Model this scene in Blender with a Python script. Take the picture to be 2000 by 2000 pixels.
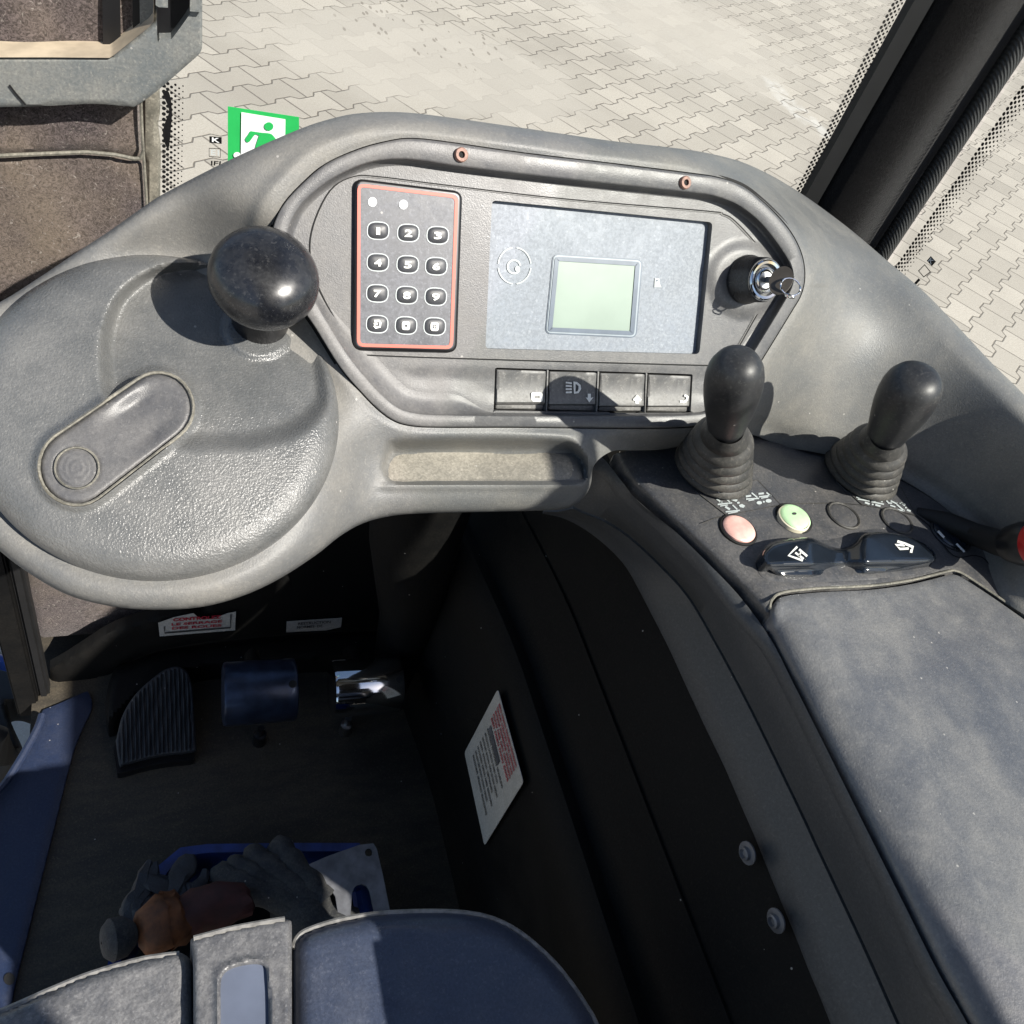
import bpy, bmesh, math, random
import numpy as np
from mathutils import Vector, Matrix

for o in list(bpy.data.objects):
    bpy.data.objects.remove(o)
scene = bpy.context.scene
COL = scene.collection
random.seed(4)
RNG = np.random.default_rng(7)

# ------------------------------------------------------------------ camera
FPX = 1679.0            # focal length in pixels of the 2000 px frame
H = 1.577               # eye height above the paving
_g = np.array([-.3852, .9376, 1.]); _g /= np.linalg.norm(_g)
_Z = -_g
_v = np.array([4222, -216, FPX]); _X = _v - _Z * (_v @ _Z); _X /= np.linalg.norm(_X)
_M = np.diag([1, -1, -1.])
_Xb, _Zb = _M @ _X, _M @ _Z
_Yb = np.cross(_Zb, _Xb)
R = np.array([_Xb, _Yb, _Zb])          # world = R @ camera vector
CAM = np.array([0, 0, H])
cd = bpy.data.cameras.new('camera'); co = bpy.data.objects.new('camera', cd); COL.objects.link(co)
cd.sensor_width = 36; cd.lens = 36 * FPX / 2000; cd.clip_start = .01; cd.clip_end = 500
mw = Matrix([list(R[i]) + [CAM[i]] for i in range(3)] + [[0, 0, 0, 1]])
co.matrix_world = mw
scene.camera = co

# ------------------------------------------------------------------ light
SUN = np.array([.43, -.57, .69]); SUN /= np.linalg.norm(SUN)
w = bpy.data.worlds.new('World'); scene.world = w; w.use_nodes = True
nt = w.node_tree; nt.nodes.clear()
sky = nt.nodes.new('ShaderNodeTexSky'); sky.sky_type = 'NISHITA'; sky.sun_disc = False
sky.sun_elevation = math.asin(SUN[2]); sky.sun_rotation = math.atan2(SUN[0], SUN[1])
bg = nt.nodes.new('ShaderNodeBackground'); bg.inputs[1].default_value = .085
wo = nt.nodes.new('ShaderNodeOutputWorld')
nt.links.new(sky.outputs[0], bg.inputs[0]); nt.links.new(bg.outputs[0], wo.inputs[0])
sl = bpy.data.lights.new('sun', 'SUN'); sl.energy = 4.4; sl.angle = math.radians(.5); sl.color = (1, .95, .87)
so = bpy.data.objects.new('sun', sl); COL.objects.link(so)
so.rotation_euler = Vector(SUN.tolist()).to_track_quat('Z', 'Y').to_euler(); so.location = (2, -3, 5)
scene.view_settings.view_transform = 'Standard'; scene.view_settings.look = 'None'
scene.view_settings.exposure = .87; scene.view_settings.gamma = 1
scene.render.engine = 'CYCLES'
scene.render.resolution_x = scene.render.resolution_y = 1024
scene.cycles.max_bounces = 6; scene.cycles.transparent_max_bounces = 12

# ------------------------------------------------------------------ helpers
def rays(U, V):
    U = np.atleast_1d(np.asarray(U, float)); V = np.atleast_1d(np.asarray(V, float))
    c = np.stack([U - 1000, -(V - 1000), np.full(U.shape, -FPX)], -1) / FPX
    return c @ R.T

class Plane:
    def __init__(s, p, n):
        s.p = np.array(p, float); s.n = np.array(n, float); s.n /= np.linalg.norm(s.n)
    def t(s, U, V, h=0):
        d = rays(U, V); return ((s.p - CAM) @ s.n + h) / (d @ s.n)
    def at(s, U, V, h=0):
        d = rays(U, V); return CAM + d * s.t(U, V, h)[:, None]
    def one(s, u, v, h=0): return s.at([u], [v], h)[0]

def att(u, v, t): return CAM + rays([u], [v])[0] * t
def ZP(z): return Plane([0, 0, z], [0, 0, 1])
def XP(x): return Plane([x, 0, 0], [-1, 0, 0])
def YP(y): return Plane([0, y, 0], [0, -1, 0])
def toP(P):
    c = (np.asarray(P) - CAM) @ R
    return np.stack([1000 + FPX * c[..., 0] / -c[..., 2], 1000 - FPX * c[..., 1] / -c[..., 2]], -1)

_vd = R @ (_M @ np.array([-374, 6465, FPX])); _vd[0] = 0; _vd /= np.linalg.norm(_vd)
nD = np.cross([1, 0, 0], _vd)
if nD[1] > 0: nD = -nD
_r = rays([1000], [520])[0]
DP = Plane(CAM + _r / np.linalg.norm(_r) * .56, nD)           # the instrument face
_th, _az = math.radians(25.4), math.radians(-7.3)
SP = Plane(att(319, 799, .466), [math.sin(_th) * math.sin(_az), -math.sin(_th) * math.cos(_az), math.cos(_th)])
ZC = 1.177
CP = ZP(ZC)                                                    # console top
ZF = .627

def cr(pts, n=6, closed=True):
    """Catmull-Rom through pixel points; a repeated point makes a corner."""
    P = np.array(pts, float); N = len(P); out = []
    rng = range(N if closed else N - 1)
    for i in rng:
        p1, p2 = P[i], P[(i + 1) % N]
        p0 = P[(i - 1) % N] if (closed or i > 0) else 2 * p1 - p2
        p3 = P[(i + 2) % N] if (closed or i < N - 2) else 2 * p2 - p1
        if np.allclose(p1, p2): out.append(p1); continue
        if np.allclose(p0, p1): p0 = 2 * p1 - p2
        if np.allclose(p2, p3): p3 = 2 * p2 - p1
        for k in range(n):
            t = k / n
            out.append(.5 * ((2 * p1) + (-p0 + p2) * t + (2 * p0 - 5 * p1 + 4 * p2 - p3) * t * t + (-p0 + 3 * p1 - 3 * p2 + p3) * t ** 3))
    if not closed: out.append(P[-1])
    o = [out[0]]
    for q in out[1:]:
        if np.linalg.norm(q - o[-1]) > 1e-4: o.append(q)
    return np.array(o)

def rquad(q, r, n=5):
    """rounded quadrilateral in pixels; q = 4 corners in order"""
    q = np.array(q, float); out = []
    for i in range(4):
        p, a, b = q[i], q[i - 1], q[(i + 1) % 4]
        da = (a - p) / np.linalg.norm(a - p); db = (b - p) / np.linalg.norm(b - p)
        s, e = p + da * r, p + db * r
        for k in range(n + 1):
            t = k / n
            out.append((1 - t) ** 2 * s + 2 * t * (1 - t) * p + t * t * e)
    return np.array(out)

def ell(cx, cy, rx, ry, n=24, p=2.0, rot=0):
    a = np.linspace(0, 2 * math.pi, n, endpoint=False)
    x = np.sign(np.cos(a)) * abs(np.cos(a)) ** (2 / p) * rx; y = np.sign(np.sin(a)) * abs(np.sin(a)) ** (2 / p) * ry
    c, s = math.cos(rot), math.sin(rot)
    return np.stack([cx + x * c - y * s, cy + x * s + y * c], 1)

def inset(poly, d):
    P = np.array(poly, float); n = len(P)
    area = .5 * np.sum(P[:, 0] * np.roll(P[:, 1], -1) - np.roll(P[:, 0], -1) * P[:, 1])
    T = np.roll(P, -1, 0) - np.roll(P, 1, 0); T /= np.linalg.norm(T, axis=1)[:, None] + 1e-9
    Nn = np.stack([-T[:, 1], T[:, 0]], 1) * np.sign(area)
    return P + Nn * d

def sd(poly, U, V):
    """signed pixel distance (inside positive) and closest point"""
    P = np.array(poly); Q = np.roll(P, -1, 0)
    pts = np.stack([U, V], 1); best = np.full(len(U), 1e18); cp = np.zeros_like(pts); ins = np.zeros(len(U), bool)
    for a, b in zip(P, Q):
        ab = b - a; L = ab @ ab
        if L < 1e-12: continue
        t = np.clip(((pts - a) @ ab) / L, 0, 1); c = a + t[:, None] * ab
        d = ((pts - c) ** 2).sum(1); m = d < best
        best[m] = d[m]; cp[m] = c[m]
        cond = (a[1] > pts[:, 1]) != (b[1] > pts[:, 1])
        if cond.any() and b[1] != a[1]:
            xi = (b[0] - a[0]) * (pts[:, 1] - a[1]) / (b[1] - a[1]) + a[0]
            ins ^= cond & (pts[:, 0] < xi)
    return np.where(ins, 1, -1) * np.sqrt(best), cp

def ss(x, a, b):
    t = np.clip((x - a) / (b - a), 0, 1); return t * t * (3 - 2 * t)

def roundlip(D, wpx, drop):
    x = np.clip(1 - D / wpx, 0, 1); return -drop * (1 - np.sqrt(np.clip(1 - x * x, 0, 1)))

ROOTS = {}
def root(name, loc, label, cat, group=None):
    o = bpy.data.objects.new(name, None); COL.objects.link(o); o.location = [float(x) for x in loc]
    o.empty_display_size = .02
    o['label'] = label; o['category'] = cat
    if group: o['group'] = group
    return o
def org(o):
    while o.parent: o = o.parent
    return np.array(o.location)
def tag(o, label, cat, group=None):
    o['label'] = label; o['category'] = cat
    if group: o['group'] = group
    return o
def struct(o, kind='structure'): o['kind'] = kind; return o

class MB:
    def __init__(s): s.v = []; s.f = []
    def add(s, v, f):
        b = len(s.v); s.v += [list(map(float, x)) for x in v]; s.f += [tuple(i + b for i in q) for q in f]; return s

def obj(name, mb, mat, parent=None, ang=40, label=None, smooth=True, origin=None):
    v = np.array(mb.v, float)
    if parent is not None: L = org(parent)
    else: L = np.array(origin if origin is not None else v.mean(0))
    me = bpy.data.meshes.new(name); me.from_pydata((v - L).tolist(), [], mb.f); me.validate(); me.update()
    if smooth:
        me.polygons.foreach_set('use_smooth', [True] * len(me.polygons))
        me.set_sharp_from_angle(angle=math.radians(ang))
    me.materials.append(mat)
    o = bpy.data.objects.new(name, me); COL.objects.link(o)
    if parent is not None: o.parent = parent
    else: o.location = L.tolist()
    if label: o['label'] = label
    return o

def sheet_mb(poly, fn, cell=8, holes=(), skirt=0, sdir=None, hole_skirt=None, mb=None, u0=None):
    """surface patch: pixel outline on a real surface given by fn(U,V,Ds)->xyz ; sides extruded along -sdir"""
    poly = np.array(poly, float); holes = [np.array(h, float) for h in holes]
    mn = poly.min(0) - cell; mx = poly.max(0) + cell
    nx = int((mx[0] - mn[0]) / cell) + 1; ny = int((mx[1] - mn[1]) / cell) + 1
    gx = mn[0] + np.arange(nx + 1) * cell; gy = mn[1] + np.arange(ny + 1) * cell
    GX, GY = np.meshgrid(gx, gy); U = GX.ravel().copy(); V = GY.ravel().copy()
    CX, CY = np.meshgrid(gx[:-1] + cell / 2, gy[:-1] + cell / 2)
    dc, _ = sd(poly, CX.ravel(), CY.ravel())
    keep = dc > 0
    for h in holes:
        keep &= sd(h, CX.ravel(), CY.ravel())[0] < 0
    keep = keep.reshape(ny, nx)
    idx = lambda j, i: j * (nx + 1) + i
    F = []
    for j, i in zip(*np.nonzero(keep)):
        F.append((idx(j, i), idx(j + 1, i), idx(j + 1, i + 1), idx(j, i + 1)))
    F = np.array(F)
    used, inv = np.unique(F, return_inverse=True); F = inv.reshape(F.shape)
    U = U[used]; V = V[used]
    # boundary
    E = {}
    for q in F.tolist():
        for a, b in zip(q, q[1:] + q[:1]): E[(a, b)] = 1
    be = [(a, b) for (a, b) in E if (b, a) not in E]
    bv = np.unique(np.array(be))
    ds = [sd(poly, U, V)] + [sd(h, U, V) for h in holes]
    allD = np.stack([abs(x[0]) for x in ds])
    near = allD.argmin(0)
    isb = np.zeros(len(U), bool); isb[bv] = True
    isb |= ds[0][0] < 0
    for x in ds[1:]: isb |= x[0] > 0
    which = np.full(len(U), -1)
    for k in range(len(ds)):
        m = isb & (near == k)
        U[m] = ds[k][1][m, 0]; V[m] = ds[k][1][m, 1]; which[m] = k
    D0 = [sd(poly, U, V)[0]] + [-sd(h, U, V)[0] for h in holes]
    P = fn(U, V, D0)
    out = mb or MB()
    base = len(out.v)
    out.add(P, F.tolist())
    if skirt or hole_skirt:
        nv = {}
        for a, b in be:
            k = which[a] if which[a] >= 0 else 0
            dep = skirt if k == 0 else (hole_skirt if hole_skirt is not None else skirt)
            if not dep: continue
            for q in (a, b):
                if q not in nv:
                    dr = sdir if sdir is not None else DP.n
                    nv[q] = len(out.v); out.v.append(list(map(float, P[q] - np.array(dr) * dep)))
            out.f.append((b + base, a + base, nv[a], nv[b]))
    return out

def onfn(pl, hf=0):
    def fn(U, V, Ds):
        h = hf(U, V, Ds) if callable(hf) else hf
        return pl.at(U, V, h)
    return fn

def flat(poly, pl, h=0, mb=None, skirt=0):
    """one n-gon on a plane"""
    P = pl.at(np.array(poly)[:, 0], np.array(poly)[:, 1], h)
    A = np.array(poly, float)
    area = .5 * np.sum(A[:, 0] * np.roll(A[:, 1], -1) - np.roll(A[:, 0], -1) * A[:, 1])
    if area > 0: P = P[::-1]
    n = len(P); mb = mb or MB(); b = len(mb.v)
    mb.add(P, [tuple(range(n))])
    if skirt:
        mb.add(P - pl.n * skirt, [])
        for i in range(n):
            j = (i + 1) % n; mb.f.append((b + i, b + n + i, b + n + j, b + j))
    return mb

def ring(outer, inner, pl, h=0, mb=None):
    a = pl.at(outer[:, 0], outer[:, 1], h); b = pl.at(inner[:, 0], inner[:, 1], h); n = len(a)
    mb = mb or MB()
    F = [(i, (i + 1) % n, n + (i + 1) % n, n + i) for i in range(n)]
    A = outer; area = np.sum(A[:, 0] * np.roll(A[:, 1], -1) - np.roll(A[:, 0], -1) * A[:, 1])
    if area > 0: F = [q[::-1] for q in F]
    return mb.add(np.vstack([a, b]), F)

def stroke(pts, wpx, pl, h=0, mb=None, closed=False):
    P = np.array(pts, float)
    if closed:
        return ring(inset(P, -wpx / 2), inset(P, wpx / 2), pl, h, mb)
    T = np.gradient(P, axis=0); T /= np.linalg.norm(T, axis=1)[:, None] + 1e-9
    N = np.stack([T[:, 1], -T[:, 0]], 1)
    a = P + N * wpx / 2; b = P - N * wpx / 2; n = len(P)
    va = pl.at(a[:, 0], a[:, 1], h); vb = pl.at(b[:, 0], b[:, 1], h)
    mb = mb or MB()
    return mb.add(np.vstack([va, vb]), [(i, n + i, n + i + 1, i + 1)[::-1] for i in range(n - 1)])

def loft(rings, mb=None, closed=False, flip=False):
    mb = mb or MB(); n = len(rings[0]); F = []
    for k in range(len(rings) - 1):
        for i in range(n if closed else n - 1):
            j = (i + 1) % n
            q = (k * n + i, (k + 1) * n + i, (k + 1) * n + j, k * n + j)
            F.append(q[::-1] if flip else q)
    return mb.add(np.vstack(rings), F)

def frame(ax):
    ax = np.array(ax, float); ax /= np.linalg.norm(ax)
    a = np.cross(ax, [0.31, .77, .2]); a /= np.linalg.norm(a); return ax, a, np.cross(ax, a)

def lathe(A, ax, prof, n=32, mb=None, cap=True):
    """prof = [(along, radius)] from base to tip"""
    ax, a, b = frame(ax); A = np.array(A); t = np.linspace(0, 2 * math.pi, n, endpoint=False)
    rings = [A + ax * s + r * (np.cos(t)[:, None] * a + np.sin(t)[:, None] * b) for s, r in prof]
    mb = mb or MB(); base = len(mb.v)
    loft(rings, mb, closed=True, flip=True)
    if cap:
        mb.f.append(tuple(base + i for i in range(n))[::-1])
        k = (len(prof) - 1) * n + base; mb.f.append(tuple(k + i for i in range(n)))
    return mb

def tube(pts, r, n=8, mb=None, closed=False):
    P = np.array(pts, float); T = np.gradient(P, axis=0)
    if closed: T = np.roll(P, -1, 0) - np.roll(P, 1, 0)
    rings = []; t = np.linspace(0, 2 * math.pi, n, endpoint=False)
    up = np.array([.1, .2, .97])
    rr = np.broadcast_to(np.array(r, float), (len(P),))
    for p, q, r_ in zip(P, T, rr):
        q = q / (np.linalg.norm(q) + 1e-12); a = np.cross(q, up)
        if np.linalg.norm(a) < 1e-3: a = np.cross(q, [1, 0, 0])
        a /= np.linalg.norm(a); b = np.cross(q, a)
        rings.append(p + r_ * (np.cos(t)[:, None] * a + np.sin(t)[:, None] * b))
    if closed: rings.append(rings[0])
    mb = mb or MB(); base = len(mb.v); loft(rings, mb, closed=True, flip=True)
    if not closed:
        mb.f.append(tuple(base + i for i in range(n))[::-1]); k = base + (len(rings) - 1) * n
        mb.f.append(tuple(k + i for i in range(n)))
    return mb

def box(lo, hi, mb=None, bev=0):
    lo = np.array(lo, float); hi = np.array(hi, float)
    bm = bmesh.new(); bmesh.ops.create_cube(bm, size=1)
    for v in bm.verts: v.co = Vector(((lo + hi) / 2 + np.array(v.co) * (hi - lo)).tolist())
    if bev: bmesh.ops.bevel(bm, geom=list(bm.edges), offset=bev, segments=3, affect='EDGES')
    bm.verts.index_update()
    mb = mb or MB(); mb.add([v.co for v in bm.verts], [tuple(v.index for v in f.verts) for f in bm.faces]); bm.free(); return mb

def text_on(name, s, quad, pl, h, mat, parent, bold=.02, label=None):
    """lettering fitted to a pixel quad (tl,tr,br,bl) on a plane"""
    cu = bpy.data.curves.new(name, 'FONT'); cu.body = s; cu.offset = bold; cu.align_x = 'LEFT'; cu.resolution_u = 3
    to = bpy.data.objects.new(name, cu); COL.objects.link(to)
    dg = bpy.context.evaluated_depsgraph_get(); me = bpy.data.meshes.new_from_object(to.evaluated_get(dg))
    v = np.array([x.co[:] for x in me.vertices]); f = [tuple(p.vertices) for p in me.polygons]
    bpy.data.objects.remove(to); bpy.data.meshes.remove(me)
    mn, mx = v.min(0), v.max(0); a = (v[:, 0] - mn[0]) / (mx[0] - mn[0]); b = 1 - (v[:, 1] - mn[1]) / (mx[1] - mn[1])
    q = np.array(quad, float)
    P = (q[0][None] * ((1 - a) * (1 - b))[:, None] + q[1] * (a * (1 - b))[:, None] + q[2] * (a * b)[:, None] + q[3] * ((1 - a) * b)[:, None])
    mb = MB().add(pl.at(P[:, 0], P[:, 1], h), f)
    return obj(name, mb, mat, parent, smooth=False, label=label)

# ------------------------------------------------------------------ materials
def mat_new(name):
    m = bpy.data.materials.new(name); m.use_nodes = True; nt = m.node_tree
    b = nt.nodes['Principled BSDF']; return m, nt, b
def N(nt, t, **k):
    n = nt.nodes.new(t)
    for a, b in k.items(): setattr(n, a, b)
    return n
def noise(nt, co, scale, detail=3, rough=.55, dist=0):
    n = N(nt, 'ShaderNodeTexNoise'); n.inputs['Scale'].default_value = scale; n.inputs['Detail'].default_value = detail
    n.inputs['Roughness'].default_value = rough; n.inputs['Distortion'].default_value = dist
    nt.links.new(co, n.inputs['Vector']); return n.outputs[0]
def ramp(nt, f, a, b):
    n = N(nt, 'ShaderNodeMapRange'); n.interpolation_type = 'SMOOTHSTEP'
    n.inputs[1].default_value = a; n.inputs[2].default_value = b; nt.links.new(f, n.inputs[0]); return n.outputs[0]
def mth(nt, op, a, b=None, c=None):
    n = N(nt, 'ShaderNodeMath', operation=op)
    for i, x in enumerate((a, b, c)):
        if x is None: continue
        if isinstance(x, (int, float)): n.inputs[i].default_value = x
        else: nt.links.new(x, n.inputs[i])
    return n.outputs[0]
def mixc(nt, f, a, b):
    n = N(nt, 'ShaderNodeMix', data_type='RGBA')
    if isinstance(f, (int, float)): n.inputs[0].default_value = f
    else: nt.links.new(f, n.inputs[0])
    for i, x in ((6, a), (7, b)):
        if isinstance(x, (tuple, list)): n.inputs[i].default_value = (*x[:3], 1)
        else: nt.links.new(x, n.inputs[i])
    return n.outputs[2]
def bump(nt, b, hgt, strength, dist=.001):
    n = N(nt, 'ShaderNodeBump'); n.inputs['Strength'].default_value = strength; n.inputs['Distance'].default_value = dist
    nt.links.new(hgt, n.inputs['Height']); nt.links.new(n.outputs[0], b.inputs['Normal']); return n

def plastic(name, base, dust, dustamt=.5, rough=.5, grain=900, gstr=.25, gdist=.0004, spec=.5, blotch=9, specks=0.5, streak=None, spk=1.0):
    """moulded plastic with a film of dust, wear and fine grain"""
    m, nt, b = mat_new(name)
    co = N(nt, 'ShaderNodeTexCoord').outputs['Object']
    cov = co
    if streak:
        mp = N(nt, 'ShaderNodeMapping'); mp.inputs['Scale'].default_value = streak; nt.links.new(co, mp.inputs[0]); cov = mp.outputs[0]
    n1 = noise(nt, cov, blotch, 6, .62, .6); n2 = noise(nt, cov, blotch * 6, 5, .65); n3 = noise(nt, co, 260, 3)
    f = mth(nt, 'MULTIPLY', ramp(nt, mth(nt, 'ADD', mth(nt, 'MULTIPLY', n1, .62), mth(nt, 'MULTIPLY', n2, .38)), .34, .68), dustamt)
    f = mth(nt, 'ADD', f, mth(nt, 'MULTIPLY', mth(nt, 'SUBTRACT', n3, .5), .22 * dustamt))
    c = mixc(nt, f, base, dust)
    n4 = noise(nt, co, 520, 3, .7); c = mixc(nt, mth(nt, 'MULTIPLY', ramp(nt, n4, .42, .60), .36 * spk), c, tuple(x * .5 for x in base)); c = mixc(nt, mth(nt, 'MULTIPLY', ramp(nt, noise(nt, co, 430, 2, .7), .56, .70), .32 * spk), c, tuple(min(1, x * 1.5) for x in dust))
    if specks:
        vo = N(nt, 'ShaderNodeTexVoronoi'); vo.inputs['Scale'].default_value = 140; nt.links.new(co, vo.inputs['Vector'])
        wn = N(nt, 'ShaderNodeTexWhiteNoise'); nt.links.new(vo.outputs['Position'], wn.inputs[0])
        sp = mth(nt, 'MULTIPLY', mth(nt, 'LESS_THAN', vo.outputs['Distance'], .10), mth(nt, 'GREATER_THAN', wn.outputs[0], 1 - .12 * specks))
        c = mixc(nt, mth(nt, 'MULTIPLY', sp, .6), c, (.45, .43, .4))
        # fine scratches
        mp2 = N(nt, 'ShaderNodeMapping'); mp2.inputs['Scale'].default_value = (1, .13, .3); mp2.inputs['Rotation'].default_value = (.3, .2, .9)
        nt.links.new(co, mp2.inputs[0])
        sc = noise(nt, mp2.outputs[0], 420, 2); c = mixc(nt, mth(nt, 'MULTIPLY', ramp(nt, sc, .70, .80), .22), c, dust)
    nt.links.new(c, b.inputs['Base Color'])
    rr = mth(nt, 'ADD', mth(nt, 'MULTIPLY', f, .25), rough); nt.links.new(rr, b.inputs['Roughness'])
    b.inputs['Specular IOR Level'].default_value = spec
    if gstr:
        g = noise(nt, co, grain, 2, .6); bump(nt, b, g, gstr, gdist)
    return m

def simple(name, c, rough=.5, metal=0, spec=.5, var=.15, scale=60, gstr=0, grain=400, coat=0):
    m, nt, b = mat_new(name); co = N(nt, 'ShaderNodeTexCoord').outputs['Object']
    n1 = noise(nt, co, scale, 4)
    cc = mixc(nt, ramp(nt, n1, .3, .7), tuple(x * (1 - var) for x in c), tuple(min(1, x * (1 + var)) for x in c))
    nt.links.new(cc, b.inputs['Base Color']); b.inputs['Metallic'].default_value = metal
    nt.links.new(mth(nt, 'ADD', rough, mth(nt, 'MULTIPLY', mth(nt, 'SUBTRACT', n1, .5), .2 * rough)), b.inputs['Roughness'])
    b.inputs['Specular IOR Level'].default_value = spec
    if coat: b.inputs['Coat Weight'].default_value = coat; b.inputs['Coat Roughness'].default_value = .05
    if gstr: bump(nt, b, noise(nt, co, grain, 3), gstr, .0006)
    return m

M = {}
M['shell'] = plastic('dusty_grey_plastic', (.130, .133, .134), (.250, .236, .208), .75, .44, 1000, .4, .0006, blotch=5, spk=.5)
M['disc'] = plastic('grained_grey_plastic', (.098, .102, .103), (.200, .197, .188), .7, .23, 800, .6, .0009, spec=.6, blotch=8, spk=.5)
M['panel'] = plastic('worn_grey_panel', (.082, .083, .088), (.185, .178, .170), .75, .36, 1200, .3, .0004, blotch=12, spk=.6)
M['switch'] = plastic('worn_switch_plastic', (.105, .105, .106), (.245, .235, .22), .75, .40, 1400, .2, .0003, blotch=22)
M['plate'] = plastic('black_console_plastic', (.055, .058, .066), (.145, .135, .126), .8, .34, 900, .3, .0005, blotch=12)
M['lid'] = plastic('dusty_black_armrest', (.090, .096, .110), (.225, .218, .208), .95, .34, 620, .45, .0006, blotch=6, spk=.5)
M['flank'] = plastic('dark_side_plastic', (.058, .061, .065), (.085, .085, .083), .5, .45, 900, .25, .0004)
M['knob'] = plastic('scuffed_black_knob', (.007, .008, .011), (.05, .05, .05), .55, .22, 900, .05, .0002, spec=.6, blotch=26, specks=.2)
M['rubberknob'] = plastic('satin_black_knob', (.017, .018, .021), (.066, .064, .060), .6, .42, 900, .1, .0002, specks=.3)
M['boot'] = plastic('dusty_rubber_bellows', (.028, .028, .028), (.125, .115, .100), .8, .5, 900, .2, .0004)
M['black'] = simple('black_plastic', (.008, .008, .009), .35)
M['gap'] = simple('shadow_gap_rubber', (.004, .004, .004), .8)
M['rocker'] = simple('glossy_black_rocker', (.010, .014, .021), .16, spec=.6, coat=.3)
M['keyface'] = plastic('keypad_membrane', (.060, .064, .076), (.155, .16, .18), .8, .35, 1500, .15, .0002, blotch=30)
M['key'] = simple('rubber_key', (.050, .052, .058), .45)
M['red_line'] = simple('coral_red_print', (.62, .13, .09), .5, var=.06)
M['white_print'] = simple('white_print', (.80, .80, .76), .5, var=.06)
M['grey_print'] = simple('pale_print', (.46, .50, .50), .5, var=.06)
M['display'] = plastic('pale_display_film', (.185, .215, .262), (.28, .302, .332), .9, .42, 600, .08, .0002, blotch=26, specks=0)
M['lcd'] = simple('green_lcd_glass', (.245, .315, .265), .3, var=.05, scale=25)
M['lcdframe'] = simple('lcd_bezel', (.095, .125, .17), .3, var=.1)
M['lcdline'] = simple('lcd_bezel_edge', (.30, .35, .39), .3, var=.05)
M['chrome'] = simple('chrome', (.75, .75, .75), .08, metal=1, var=.03)
M['steel'] = simple('brushed_steel', (.42, .42, .42), .35, metal=1, var=.2)
M['keybow'] = simple('dark_key_bow', (.07, .06, .05), .4, var=.2)
M['rust'] = simple('rusty_screw', (.30, .17, .13), .6, var=.3, scale=400)
M['redbtn'] = simple('faded_red_button', (.78, .46, .40), .4, var=.22, scale=70, gstr=.1)
M['greenbtn'] = simple('pale_green_button', (.52, .76, .45), .35, var=.14, scale=60)
M['cream'] = simple('cream_button_collar', (.72, .66, .50), .45, var=.08)
M['redcap'] = simple('red_mushroom_cap', (.45, .012, .012), .35)
M['roller'] = simple('blackened_steel_roller', (.030, .042, .075), .30, metal=.5, var=.3)
M['mat'] = plastic('dirty_floor_mat', (.028, .024, .018), (.088, .072, .050), .9, .75, 500, .3, .001, blotch=5, specks=.2, streak=(1, 3.5, 1))
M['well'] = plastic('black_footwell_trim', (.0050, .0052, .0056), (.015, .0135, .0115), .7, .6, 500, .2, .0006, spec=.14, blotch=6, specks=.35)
M['pedal'] = plastic('grey_black_pedal_rubber', (.018, .020, .025), (.035, .037, .042), .8, .5, 500, .2, .0006, blotch=12, specks=.2)
M['dust'] = plastic('settled_dust', (.23, .215, .185), (.37, .34, .29), .95, .8, 600, .4, .0006, blotch=30)
M['blue'] = plastic('worn_blue_paint', (.014, .025, .062), (.034, .042, .072), .6, .45, 400, .1, .0004, blotch=14)
M['blue2'] = simple('glossy_blue_paint', (.008, .03, .16), .35, var=.3)
M['vinyl'] = plastic('cracked_grey_vinyl', (.080, .082, .090), (.200, .197, .195), .9, .30, 230, .55, .0012, blotch=22, specks=.2)
M['navy'] = plastic('navy_vinyl', (.042, .054, .088), (.075, .083, .108), .6, .27, 420, .22, .0007, blotch=9, specks=.1)
M['piping'] = simple('pale_piping', (.19, .185, .175), .45, var=.3, scale=200)
M['gel'] = simple('blue_grey_insert', (.12, .14, .19), .3, var=.12, scale=25)
M['galv'] = plastic('galvanised_bracket', (.14, .155, .16), (.25, .245, .22), .75, .42, 300, .1, .0004, blotch=18)
M['tan'] = simple('worn_flange_edge', (.50, .42, .31), .6)
M['rubber'] = simple('rubber_seal', (.007, .007, .0075), .65)
M['seal'] = plastic('dirty_sealant', (.12, .115, .095), (.30, .28, .23), .9, .6, 200, .3, .001, blotch=40)
M['leather1'] = simple('orange_leather', (.13, .045, .014), .7, var=.4, scale=90, gstr=.3)
M['leather2'] = simple('dark_red_leather', (.050, .014, .012), .7, var=.3, scale=90, gstr=.3)
M['glove'] = plastic('grimy_grey_glove', (.022, .024, .030), (.075, .075, .068), .9, .75, 500, .4, .001, blotch=45)
M['glove2'] = plastic('black_rubber_glove', (.014, .015, .018), (.035, .04, .05), .9, .5, 500, .3, .001, blotch=45)
M['zinc'] = simple('zinc_plate', (.16, .165, .18), .5, metal=.4, var=.3, scale=60)
M['paper'] = plastic('aged_label_paper', (.50, .49, .46), (.34, .33, .30), .6, .6, 400, 0, blotch=40, specks=0)
M['paper_red'] = simple('label_red', (.36, .015, .035), .6)
M['paper_dark'] = simple('label_dark', (.05, .05, .05), .6)
M['green'] = simple('exit_green', (.025, .42, .10), .4, var=.05)
M['white'] = simple('exit_white', (.80, .83, .84), .4, var=.03)

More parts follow.
